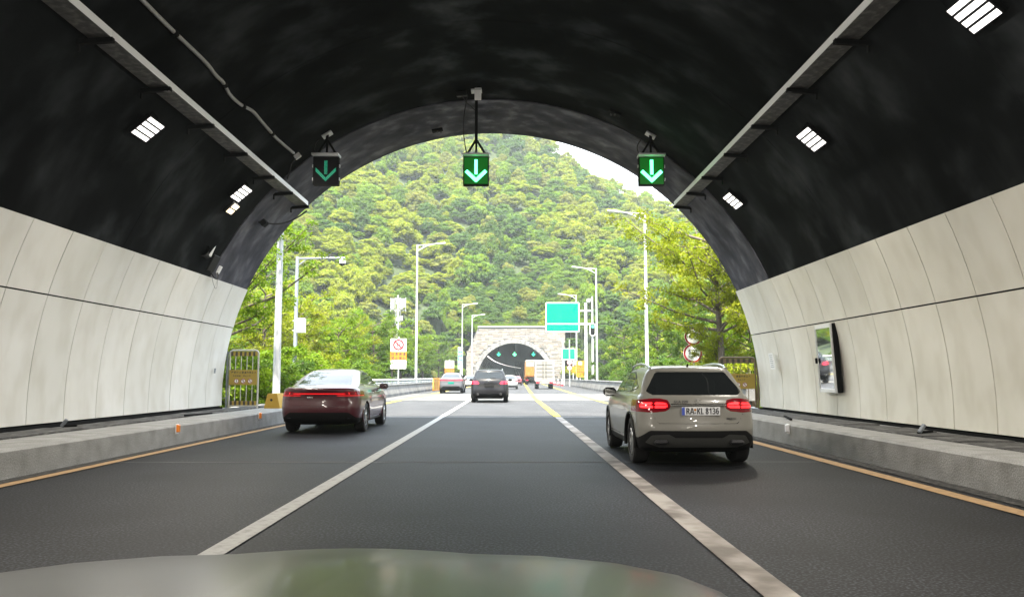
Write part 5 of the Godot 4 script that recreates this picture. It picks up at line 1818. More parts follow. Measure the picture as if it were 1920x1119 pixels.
func red_sedan() -> void:
	var t := thing("sedan_car", "dark red saloon car with a full-width tail light bar, left lane", "car", Vector3(-4.22, 0, -18.35), -0.002)
	var sp := {
		"L": 4.75, "hw": 0.92, "res": 0.024, "paint": M.paint_red, "axles": [0.98, 3.80], "wheel_r": 0.335, "arch": 0.372, "rim": M.rim_silver,
		"cowl": 3.3, "droop": 0.24, "flare": 0.018, "tail_taper": 0.06, "mirror": Vector3(0.98, 1.02, 3.12), "mirror_mat": M.black_plastic,
		"levels": [
			[0.20, 0.20, 4.55, 0.80, 0.2, 0.3, 0.14],
			[0.28, 0.08, 4.68, 0.87, 0.24, 0.35, 0.14],
			[0.42, 0.015, 4.75, 0.905, 0.28, 0.4, 0.15],
			[0.58, 0.0, 4.75, 0.92, 0.30, 0.4, 0.16],
			[0.74, 0.025, 4.72, 0.922, 0.30, 0.4, 0.17],
			[0.86, 0.02, 4.68, 0.905, 0.30, 0.4, 0.18],
			[0.96, 0.0, 4.62, 0.87, 0.30, 0.4, 0.20],
			[1.00, 0.01, 4.55, 0.835, 0.30, 0.4, 0.22],
			[1.025, 0.10, 4.3, 0.80, 0.28, 0.4, 0.20],
			[1.045, 0.40, 3.75, 0.775, 0.25, 0.35, 0.16],
			[1.085, 0.58, 3.55, 0.755, 0.22, 0.3, 0.14],
			[1.20, 0.93, 3.25, 0.70, 0.18, 0.25, 0.12],
			[1.32, 1.32, 2.95, 0.635, 0.16, 0.25, 0.10],
			[1.40, 1.66, 2.72, 0.565, 0.15, 0.25, 0.08],
			[1.445, 1.95, 2.5, 0.42, 0.15, 0.2, 0.05],
			[1.46, 2.15, 2.35, 0.12, 0.06, 0.06, 0.01]],
	}
	sp.zones = [
		{"part": "", "circle": Vector3(0.98, 0.335, 0.372), "xmin": 0.5},
		{"part": "", "circle": Vector3(3.80, 0.335, 0.372), "xmin": 0.5},
		{"part": "light_bar", "mat": M.tail_glow_dim, "poly": pv([-0.56, 0.872, 0.56, 0.872, 0.62, 0.886, -0.62, 0.886]), "mirror": false, "smax": 0.6},
		{"part": "tail_glow", "mat": M.tail_glow_dim, "split": true, "poly": pv([0.40, 0.836, 0.90, 0.836, 0.90, 0.850, 0.40, 0.850]), "smax": 0.9},
		{"part": "tail_glow", "mat": M.tail_glow_dim, "split": true, "id": 1, "poly": pv([0.595, 0.886, 0.625, 0.886, 0.585, 0.922, 0.57, 0.922]), "smax": 0.9},
		{"part": "tail_glow", "mat": M.tail_glow_dim, "split": true, "id": 2, "poly": pv([0.655, 0.866, 0.685, 0.866, 0.655, 0.922, 0.64, 0.922]), "smax": 0.9},
		{"part": "tail_glow", "mat": M.tail_glow_dim, "split": true, "id": 3, "poly": pv([0.725, 0.866, 0.755, 0.866, 0.725, 0.922, 0.71, 0.922]), "smax": 0.9},
		{"part": "tail_glow", "mat": M.tail_glow_dim, "split": true, "id": 4, "poly": pv([0.795, 0.866, 0.825, 0.866, 0.80, 0.922, 0.78, 0.922]), "smax": 0.9},
		{"part": "tail_light", "mat": M.lens_red, "split": true, "poly": pv([0.40, 0.832, 0.93, 0.832, 0.93, 0.935, 0.60, 0.935, 0.52, 0.89, 0.40, 0.862]), "round": 0.004, "smax": 0.75},
		{"part": "light_band", "mat": M.lens_red, "poly": pv([-0.62, 0.855, 0.62, 0.855, 0.62, 0.90, -0.62, 0.90]), "mirror": false, "smax": 0.6},
		{"part": "rear_window", "mat": M.car_glass, "poly": pv([-0.60, 1.082, 0.60, 1.082, 0.485, 1.375, 0.42, 1.395, -0.42, 1.395, -0.485, 1.375]), "mirror": false, "round": 0.012, "smin": 0.4, "smax": 2.0},
		{"part": "side_window", "mat": M.car_glass, "side": true, "split": true, "poly": pv([2.30, 1.075, 3.42, 1.06, 3.02, 1.23, 2.70, 1.34, 2.32, 1.37]), "round": 0.004, "xmin": 0.38},
		{"part": "side_window", "mat": M.car_glass, "side": true, "split": true, "id": 1, "poly": pv([1.08, 1.115, 2.25, 1.077, 2.27, 1.372, 1.95, 1.355, 1.50, 1.255]), "round": 0.004, "xmin": 0.38},
		{"part": "window_trim", "mat": M.chrome, "side": true, "split": true, "poly": pv([1.00, 1.105, 3.50, 1.048, 3.04, 1.242, 2.70, 1.355, 2.30, 1.388, 1.93, 1.372, 1.48, 1.27]), "round": 0.006, "xmin": 0.38},
		{"part": "", "mat": null, "side": true, "poly": pv([2.28, 0.36, 3.36, 0.36, 3.45, 1.0, 2.28, 1.06]), "line": 0.006, "xmin": 0.5},
		{"part": "", "mat": null, "side": true, "poly": pv([1.40, 0.40, 2.28, 0.36, 2.28, 1.06, 1.20, 1.09, 1.12, 0.86]), "line": 0.006, "xmin": 0.5},
		{"part": "", "mat": null, "poly": pv([-0.60, 0.60, 0.60, 0.60, 0.66, 0.83, -0.66, 0.83]), "mirror": false, "line": 0.005, "smax": 0.5, "ymax": 0.825},
		{"part": "bumper_trim", "mat": M.chrome, "split": true, "poly": pv([0.60, 0.335, 0.93, 0.315, 0.93, 0.33, 0.62, 0.352]), "smax": 0.9},
		{"part": "diffuser", "mat": M.black_plastic, "poly": pv([-1.2, 0.1, 1.2, 0.1, 1.2, 0.26, 0.80, 0.36, 0.66, 0.47, -0.66, 0.47, -0.80, 0.36, -1.2, 0.26]), "mirror": false, "smax": 0.7},
		{"part": "sill", "mat": M.chrome, "side": true, "split": true, "poly": pv([1.36, 0.285, 3.42, 0.285, 3.42, 0.305, 1.36, 0.305]), "xmin": 0.4},
	]
	finish_car(t, sp)
	var bd := MB.new()
	bd.box(Vector3(-0.18, 0.80, -0.02), Vector3(0.13, 0.018, 0.012), 0.003)
	put(bd, "badge", M.chrome, t)
	var dh := MB.new()
	for s in [1.75, 2.75]: dh.bar(Vector3(0.925, 0.88, -s), Vector3(0.925, 0.885, -s - 0.17), 0.02, 0.025, 0.006)
	put(dh, "door_handle", M.chrome, t)

func far_car(called: String, label: String, at: Vector3, kind: int, paint: Material, turn := 0.0) -> void:
	var t := thing(called, label, "car", at, turn, "traffic heading for the far tunnel")
	var suv := kind != 2
	var H := 1.66 if kind == 0 else 1.62 if kind == 1 else 1.45
	var hw := 0.93 if suv else 0.90
	var k := H / 1.66
	var sp := {
		"L": 4.6, "hw": hw, "res": 0.045, "paint": paint, "axles": [0.86, 3.65], "wheel_r": 0.36 if suv else 0.32, "arch": 0.40 if suv else 0.36, "rim": M.rim_silver,
		"cowl": 3.2, "droop": 0.22, "tail_taper": 0.05, "lip_mat": M.black_plastic if suv else paint, "mirror": Vector3(hw + 0.10, 1.10 * k, 3.0), "mirror_mat": M.black_plastic,
	}
	if kind == 0:
		sp.levels = [[0.24, 0.14, 4.4, 0.82, 0.2, 0.3, 0.10], [0.42, 0.02, 4.58, 0.91, 0.24, 0.35, 0.10], [0.60, 0.0, 4.6, 0.928, 0.26, 0.4, 0.10], [0.82, 0.05, 4.58, 0.93, 0.26, 0.4, 0.11], [1.02, 0.09, 4.5, 0.91, 0.26, 0.4, 0.12], [1.12, 0.14, 4.3, 0.87, 0.24, 0.4, 0.12], [1.17, 0.18, 3.5, 0.84, 0.2, 0.3, 0.11], [1.36, 0.34, 3.1, 0.77, 0.18, 0.3, 0.10], [1.53, 0.48, 2.8, 0.69, 0.16, 0.25, 0.09], [1.60, 0.55, 2.5, 0.60, 0.15, 0.25, 0.07], [1.645, 0.9, 2.2, 0.42, 0.15, 0.2, 0.04], [1.66, 1.3, 1.8, 0.15, 0.06, 0.06, 0.01]]
	elif kind == 1:
		sp.levels = [[0.24, 0.16, 4.4, 0.82, 0.2, 0.3, 0.12], [0.42, 0.02, 4.58, 0.91, 0.24, 0.35, 0.12], [0.62, 0.0, 4.6, 0.928, 0.28, 0.4, 0.12], [0.84, 0.06, 4.58, 0.93, 0.28, 0.4, 0.13], [1.04, 0.08, 4.5, 0.91, 0.28, 0.4, 0.14], [1.13, 0.10, 4.3, 0.87, 0.26, 0.4, 0.14], [1.17, 0.22, 3.5, 0.83, 0.22, 0.3, 0.12], [1.30, 0.55, 3.2, 0.76, 0.18, 0.3, 0.10], [1.45, 0.90, 2.9, 0.68, 0.16, 0.25, 0.09], [1.55, 1.25, 2.6, 0.58, 0.15, 0.25, 0.07], [1.60, 1.6, 2.3, 0.40, 0.12, 0.2, 0.04], [1.62, 1.8, 2.1, 0.12, 0.05, 0.05, 0.01]]
	else:
		sp.levels = [[0.20, 0.20, 4.4, 0.80, 0.2, 0.3, 0.12], [0.40, 0.02, 4.58, 0.88, 0.24, 0.35, 0.12], [0.62, 0.0, 4.6, 0.90, 0.28, 0.4, 0.13], [0.82, 0.03, 4.55, 0.89, 0.28, 0.4, 0.14], [0.95, 0.03, 4.5, 0.85, 0.28, 0.4, 0.15], [1.0, 0.10, 4.3, 0.80, 0.26, 0.4, 0.15], [1.03, 0.40, 3.6, 0.77, 0.22, 0.3, 0.12], [1.18, 0.75, 3.2, 0.70, 0.18, 0.3, 0.10], [1.32, 1.10, 2.9, 0.63, 0.16, 0.25, 0.09], [1.40, 1.4, 2.6, 0.55, 0.15, 0.25, 0.07], [1.44, 1.7, 2.3, 0.38, 0.12, 0.2, 0.04], [1.45, 1.9, 2.1, 0.12, 0.05, 0.05, 0.01]]
	var yb := 1.17 if suv else 1.04
	var yt := [1.50, 1.50, 1.37][kind] as float
	var wt := [0.60, 0.52, 0.48][kind] as float
	sp.zones = [
		{"part": "", "circle": Vector3(0.86, sp.wheel_r, sp.arch), "xmin": 0.5},
		{"part": "", "circle": Vector3(3.65, sp.wheel_r, sp.arch), "xmin": 0.5},
		{"part": "rear_window", "mat": M.car_glass, "poly": pv([-0.70, yb + 0.02, 0.70, yb + 0.02, wt, yt, -wt, yt]), "mirror": false, "round": 0.012, "smax": 1.7},
		{"part": "side_window", "mat": M.car_glass, "side": true, "split": true, "poly": pv([1.1, yb + 0.03, 3.2, yb, 2.7, yt - 0.04, 1.5, yt - 0.02]), "round": 0.006, "xmin": 0.4},
	]
	if kind == 0:
		sp.zones += [
			{"part": "tail_light", "mat": M.lens_bright, "split": true, "poly": pv([0.50, 0.93, 0.58, 0.90, 0.95, 0.92, 0.95, 1.07, 0.60, 1.05]), "round": 0.008, "smax": 0.8},
			{"part": "tail_glow", "mat": M.tail_glow_dim, "split": true, "poly": pv([0.62, 0.60, 0.90, 0.60, 0.90, 0.64, 0.55, 0.64]), "smax": 0.8},
			{"part": "plate_recess", "mat": M.black_plastic, "poly": pv([-0.52, 0.72, 0.52, 0.72, 0.58, 0.90, -0.58, 0.90]), "mirror": false, "smax": 0.5},
			{"part": "chrome_line", "mat": M.chrome, "poly": pv([-0.70, 0.445, 0.70, 0.445, 0.66, 0.465, -0.66, 0.465]), "mirror": false, "smax": 0.5},
			{"part": "bumper_base", "mat": M.black_plastic, "poly": pv([-1.2, 0.1, 1.2, 0.1, 1.2, 0.36, 0.8, 0.40, -0.8, 0.40, -1.2, 0.36]), "mirror": false, "smax": 0.6}]
	elif kind == 1:
		sp.zones += [
			{"part": "tail_light", "mat": M.lens_bright, "poly": pv([-0.95, 0.98, 0.95, 0.98, 0.95, 1.07, 0.5, 1.045, -0.5, 1.045, -0.95, 1.07]), "mirror": false, "smax": 0.8},
			{"part": "bumper_base", "mat": M.black_plastic, "poly": pv([-1.2, 0.1, 1.2, 0.1, 1.2, 0.34, 0.8, 0.38, 0.6, 0.55, -0.6, 0.55, -0.8, 0.38, -1.2, 0.34]), "mirror": false, "smax": 0.6}]
	else:
		sp.zones += [
			{"part": "tail_light", "mat": M.lens_bright, "split": true, "poly": pv([0.52, 0.82, 0.95, 0.80, 0.95, 0.92, 0.56, 0.93]), "round": 0.006, "smax": 0.8},
			{"part": "bumper_base", "mat": M.black_plastic, "poly": pv([-1.2, 0.1, 1.2, 0.1, 1.2, 0.28, 0.7, 0.34, -0.7, 0.34, -1.2, 0.28]), "mirror": false, "smax": 0.6}]
	finish_car(t, sp)
	var pl := MB.new()
	pl.box(Vector3(0, 0.80 if suv else 0.72, -0.015), Vector3(0.46, 0.14, 0.02), 0.004)
	put(pl, "number_plate", M.sign_green_dim if kind == 1 else M.black_plastic if kind == 0 else M.plate_white, t)
	if kind == 0:
		var rl := MB.new()
		for s in [-1.0, 1.0]: rl.tube([Vector3(s * 0.62, 1.60, -0.75), Vector3(s * 0.63, 1.67, -1.0), Vector3(s * 0.63, 1.68, -2.4), Vector3(s * 0.62, 1.60, -2.7)], 0.022, 6)
		put(rl, "roof_rail", M.chrome, t)
		var ex := MB.new()
		for s in [-1.0, 1.0]: ex.lathe([Vector2(0.03, 0.0), Vector2(0.05, 0.0), Vector2(0.05, 0.05)], 12, Transform3D(Basis(Vector3.RIGHT, PI / 2), Vector3(s * 0.56, 0.42, -0.01)))
		put(ex, "exhaust_tip", M.chrome, t)
		var wp := MB.new()
		wp.bar(Vector3(0, 1.19, -0.13), Vector3(0.3, 1.215, -0.15), 0.02, 0.02)
		put(wp, "wiper", M.black_plastic, t)
		text("TERAMONT", 0.085, Vector3(0, 0.985, -0.045), M.chrome, t, "badge", 0, 1.2)

func box_truck(label: String, at: Vector3) -> void:
	var t := thing("box_truck", label, "truck", at, 0.0, "trucks heading for the far tunnel")
	var b := MB.new()
	b.box(Vector3(0, 1.95, -2.1), Vector3(1.92, 2.05, 4.2), 0.03)
	put(b, "cargo_box", M.paint_truck, t)
	for s in [-1.0, 1.0]:
		var d := MB.new()
		d.box(Vector3(s * 0.47, 1.95, 0.012), Vector3(0.90, 1.96, 0.03), 0.008)
		var dr := put(d, "rear_door", M.paint_truck, t)
		for yy in [1.32, 1.75, 2.15, 2.55]:
			var h := MB.new()
			h.box(Vector3(s * 0.47, yy, 0.035), Vector3(0.82, 0.05, 0.02), 0.004)
			put(h, "door_rib", M.truck_trim, dr)
		var bar := MB.new()
		bar.tube([Vector3(s * 0.16, 1.0, 0.05), Vector3(s * 0.16, 2.9, 0.05)], 0.03, 6)
		put(bar, "lock_rod", M.truck_trim, dr)
	var f := MB.new()
	for s in [-1.0, 1.0]: f.box(Vector3(s * 0.955, 1.95, 0.0), Vector3(0.07, 2.1, 0.07), 0.01)
	f.box(Vector3(0, 2.985, 0), Vector3(1.98, 0.07, 0.07), 0.01)
	f.box(Vector3(0, 0.91, 0), Vector3(1.98, 0.09, 0.09), 0.01)
	put(f, "corner_frame", M.white_metal, t)
	var ch := MB.new()
	ch.box(Vector3(0, 0.72, -2.6), Vector3(0.85, 0.26, 5.0), 0.02)
	put(ch, "chassis", M.black_plastic, t)
	var bp := MB.new()
	bp.box(Vector3(0, 0.66, -0.02), Vector3(1.8, 0.24, 0.08), 0.015)
	var bo := put(bp, "rear_bumper", M.paint_truck, t)
	for s in [-1.0, 1.0]:
		var l := MB.new()
		l.box(Vector3(s * 0.70, 0.68, 0.03), Vector3(0.34, 0.15, 0.04), 0.01)
		put(l, "tail_light", M.lens_bright, bo)
	var np := MB.new()
	np.box(Vector3(0, 0.68, 0.03), Vector3(0.42, 0.14, 0.02), 0.003)
	put(np, "number_plate", M.sign_white, bo)
	var cb := MB.new()
	cb.box(Vector3(0, 1.35, -5.0), Vector3(1.75, 1.5, 1.4), 0.12)
	put(cb, "cab", M.paint_truck, t)
	for s in [-1.0, 1.0]:
		for q in [1.0, 4.9]: wheel(t, s * 0.76, q, 0.38, 0.26 if q > 2 else 0.36, M.rim_silver, false)

func tank_truck(label: String, at: Vector3) -> void:
	var t := thing("tall_truck", label, "truck", at, 0.0, "trucks heading for the far tunnel")
	var b := MB.new()
	b.box(Vector3(0, 2.55, -3.2), Vector3(2.3, 2.5, 6.4), 0.08)
	put(b, "cargo_box", M.paint_cab, t)
	var tp := MB.new()
	tp.box(Vector3(0, 3.92, -3.2), Vector3(2.34, 0.26, 6.4), 0.1)
	put(tp, "roof_edge", M.paint_truck, t)
	var up := MB.new()
	up.box(Vector3(0, 3.35, 0.02), Vector3(2.1, 0.8, 0.05), 0.02)
	put(up, "upper_panel", M.paint_truck, t)
	var dp := MB.new()
	for s in [-1.0, 1.0]: dp.box(Vector3(s * 0.54, 2.2, 0.02), Vector3(1.0, 1.4, 0.05), 0.02)
	put(dp, "rear_door", M.paint_cab, t)
	var ch := MB.new()
	ch.box(Vector3(0, 0.95, -3.6), Vector3(1.1, 0.5, 7.4), 0.03)
	put(ch, "chassis", M.black_plastic, t)
	var bp := MB.new()
	bp.box(Vector3(0, 0.75, 0), Vector3(2.2, 0.3, 0.1), 0.02)
	var bo := put(bp, "rear_bumper", M.black_plastic, t)
	for s in [-1.0, 1.0]:
		var l := MB.new()
		l.box(Vector3(s * 0.85, 0.76, 0.06), Vector3(0.4, 0.16, 0.03), 0.008)
		put(l, "tail_light", M.lens_bright, bo)
	var cb := MB.new()
	cb.box(Vector3(0, 1.9, -7.4), Vector3(2.3, 2.4, 1.6), 0.15)
	put(cb, "cab", M.paint_cab, t)
	for s in [-1.0, 1.0]:
		for q in [1.2, 2.5, 6.9]: wheel(t, s * 0.92, q, 0.5, 0.5 if q < 3 else 0.3, M.rim_dark, false)

func own_car() -> void:
	# the front of the car that carries the camera: bonnet, wings, bumper and wheels, below the camera
	var t := thing("camera_car", "grey bonnet of the car carrying the camera, at the lower edge", "car", Vector3(-0.40, 0, 1.93), 0.0)
	var sp := {
		"L": 4.5, "hw": 0.90, "res": 0.05, "paint": M.paint_own, "axles": [0.9, 3.6], "wheel_r": 0.32, "arch": 0.36, "rim": M.rim_silver,
		"cowl": 2.6, "droop": 0.10, "zones": [],
		"levels": [[0.20, 0.10, 4.3, 0.80, 0.2, 0.3, 0.1], [0.40, 0.0, 4.48, 0.88, 0.25, 0.4, 0.1], [0.62, 0.0, 4.5, 0.90, 0.25, 0.5, 0.1], [0.76, 0.05, 4.42, 0.89, 0.25, 0.5, 0.1], [0.85, 0.1, 4.25, 0.85, 0.25, 0.5, 0.1], [0.89, 0.25, 3.95, 0.62, 0.2, 0.45, 0.1], [0.915, 0.6, 3.5, 0.36, 0.2, 0.28, 0.1], [0.925, 1.2, 3.0, 0.2, 0.1, 0.1, 0.02]],
	}
	sp.zones = [{"part": "", "circle": Vector3(0.9, 0.32, 0.36), "xmin": 0.5}, {"part": "", "circle": Vector3(3.6, 0.32, 0.36), "xmin": 0.5}]
	finish_car(t, sp)

func build_vehicles() -> void:
	white_suv()
	red_sedan()
	far_car("estate_suv", "dark grey SUV with red tail lights in the middle lane ahead", Vector3(-0.93, 0, -40.6), 0, M.paint_graphite)
	far_car("coupe_suv", "silver coupe SUV left of the dark grey one", Vector3(-4.45, 0, -64.0), 1, M.paint_silver)
	far_car("white_saloon", "white car seen between the silver and the dark grey SUVs", Vector3(-4.35, 0, -94.0), 2, M.paint_carwhite, -0.01)
	far_car("white_saloon", "white car just right of the dark grey SUV", Vector3(0.10, 0, -86.0), 2, M.paint_carwhite, -0.014)
	far_car("maroon_saloon", "maroon car entering the far tunnel", Vector3(1.25, 0, -128.0), 2, M.paint_maroon, -0.014)
	box_truck("white box truck with ribbed rear doors in the right lane", Vector3(3.83, 0, -87.0))
	tank_truck("tall orange truck with a white top beyond the white box truck", Vector3(3.95, 0, -136.0))
	own_car()

# ---------------------------------------------------------------- vegetation
func leaf(mb: MB, p: Vector3, n: Vector3, along: Vector3, l: float, w: float) -> void:
	var x := along.cross(n).normalized() * w / 2.0
	var a := along * l / 2.0
	var b := mb.v.size()
	mb.vert(p - a, n); mb.vert(p - x + n * l * 0.05, n); mb.vert(p + a, n); mb.vert(p + x + n * l * 0.05, n)
	mb.ix.append(b); mb.ix.append(b + 1); mb.ix.append(b + 2)
	mb.ix.append(b); mb.ix.append(b + 2); mb.ix.append(b + 3)

func rand_dir(rng: RandomNumberGenerator) -> Vector3:
	return Vector3(rng.randfn(), rng.randfn(), rng.randfn()).normalized()

# a crown of leafy lobes for trees seen from afar; radius about 1, base at y = 0
func far_crown(sd: int, lobes: int, leaves: int, flat: float, leaf_len: float) -> ArrayMesh:
	var rng := RandomNumberGenerator.new()
	rng.seed = sd
	var mb := MB.new()
	mb.colored = true
	for k in lobes:
		var a := k * 2.39996 + rng.randf_range(-0.3, 0.3)
		var f := sqrt((k + 0.5) / lobes) + rng.randf_range(-0.12, 0.12)
		var c := Vector3(cos(a) * f * 0.8, 0.60 + (1.0 - f * f) * 0.5 * flat + rng.randf_range(-0.30, 0.26), sin(a) * f * 0.8)
		var r := rng.randf_range(0.15, 0.36)
		var tone := rng.randf_range(0.78, 1.18)
		var hue := rng.randf_range(-0.14, 0.10)
		for i in leaves:
			var d := rand_dir(rng)
			if d.y < -0.35: d.y = -d.y
			var p := c + Vector3(d.x * r, d.y * r * 0.62 * flat, d.z * r) * rng.randf_range(0.72, 1.08)
			var n := (d + rand_dir(rng) * 0.75 + Vector3(0, 0.35, 0)).normalized()
			var al := n.cross(rand_dir(rng)).normalized()
			var q := tone * rng.randf_range(0.8, 1.2)
			mb.col = Color(q * (1.0 + hue), q, q * (1.0 - hue))
			var l := leaf_len * rng.randf_range(0.7, 1.4)
			leaf(mb, p, n, al, l, l * rng.randf_range(0.5, 0.8))
	return mb.mesh()

# a tree with trunk, limbs and tufts of leaves: returns [trunk mesh, crown mesh]
func near_tree(sd: int, h: float, spread: float, first: float, limbs: int, tufts: int, per: int, leaf_len: float, tuft_r: float, lean := 0.0, trunk_r := 0.12) -> Array:
	var rng := RandomNumberGenerator.new()
	rng.seed = sd
	var wood := MB.new()
	var cr2 := MB.new()
	cr2.colored = true
	var tp := []
	var rad := []
	for i in 7:
		var f := i / 6.0
		tp.append(Vector3(lean * f * f * h + rng.randf_range(-0.06, 0.06) * f, h * 0.82 * f, rng.randf_range(-0.08, 0.08) * f))
		rad.append(lerpf(trunk_r, trunk_r * 0.35, f))
	wood.tube(tp, rad, 8)
	for k in limbs:
		var f := lerpf(first, 1.0, (k + rng.randf()) / limbs)
		var fi := f * 6.0
		var i0 := mini(int(fi), 5)
		var base: Vector3 = tp[i0].lerp(tp[i0 + 1], fi - i0)
		var a := k * 2.39996 + rng.randf_range(-0.5, 0.5)
		var reach := spread * rng.randf_range(0.55, 1.05) * (1.0 - 0.45 * pow(absf(f - 0.45), 1.2))
		var up := rng.randf_range(0.15, 0.75) * reach
		var tip := base + Vector3(cos(a) * reach, up, sin(a) * reach)
		var mid := base.lerp(tip, 0.5) + Vector3(rng.randf_range(-0.2, 0.2), -0.08 * reach + rng.randf_range(-0.1, 0.2), rng.randf_range(-0.2, 0.2))
		wood.tube([base, mid, tip], [trunk_r * 0.42, trunk_r * 0.26, trunk_r * 0.08], 5, false)
		var tone := rng.randf_range(0.8, 1.15)
		for j in tufts:
			var g := rng.randf_range(0.35, 1.05)
			var on: Vector3 = base.lerp(mid, g * 2.0) if g < 0.5 else mid.lerp(tip, g * 2.0 - 1.0)
			var c := on + rand_dir(rng) * Vector3(1, 0.55, 1) * tuft_r * rng.randf_range(0.3, 1.3)
			wood.tube([on, c], [0.018, 0.008], 3, false)
			var tr := tuft_r * rng.randf_range(0.5, 1.0)
			var t2 := tone * rng.randf_range(0.85, 1.15)
			var hue := rng.randf_range(-0.1, 0.14)
			for q in per:
				var d := rand_dir(rng)
				var p := c + d * Vector3(1, 0.6, 1) * tr * pow(rng.randf(), 0.45)
				var n := (Vector3(0, 0.8, 0) + rand_dir(rng) * 0.9).normalized()
				var al := (d + rand_dir(rng) * 0.6 - Vector3(0, 0.35, 0)).normalized()
				n = (n - al * n.dot(al)).normalized()
				var b := t2 * rng.randf_range(0.8, 1.22)
				cr2.col = Color(b * (1.0 + hue), b, b * (1.0 - hue))
				var l := leaf_len * rng.randf_range(0.6, 1.35)
				leaf(cr2, p, n, al, l, l * rng.randf_range(0.34, 0.55))
	return [wood.mesh(), cr2.mesh()]

func leaf_mat(called: String, r: float, g: float, b: float) -> StandardMaterial3D:
	var m := mat(called, lin(r, g, b), 0.55)
	m.vertex_color_use_as_albedo = true
	m.backlight_enabled = true
	m.backlight = lin(0.85, 0.95, 0.35)
	m.metallic_specular = 0.2
	m.cull_mode = BaseMaterial3D.CULL_DISABLED
	return m

func plant_tree(called: String, label: String, cat: String, at: Vector3, turn: float, sc: float, tree: Array, leafm: Material, group: String) -> void:
	var t := thing(called, label, cat, at, turn, group)
	t.scale = Vector3.ONE * sc
	put(tree[0], "trunk", M.bark, t)
	put(tree[1], "crown", leafm, t)

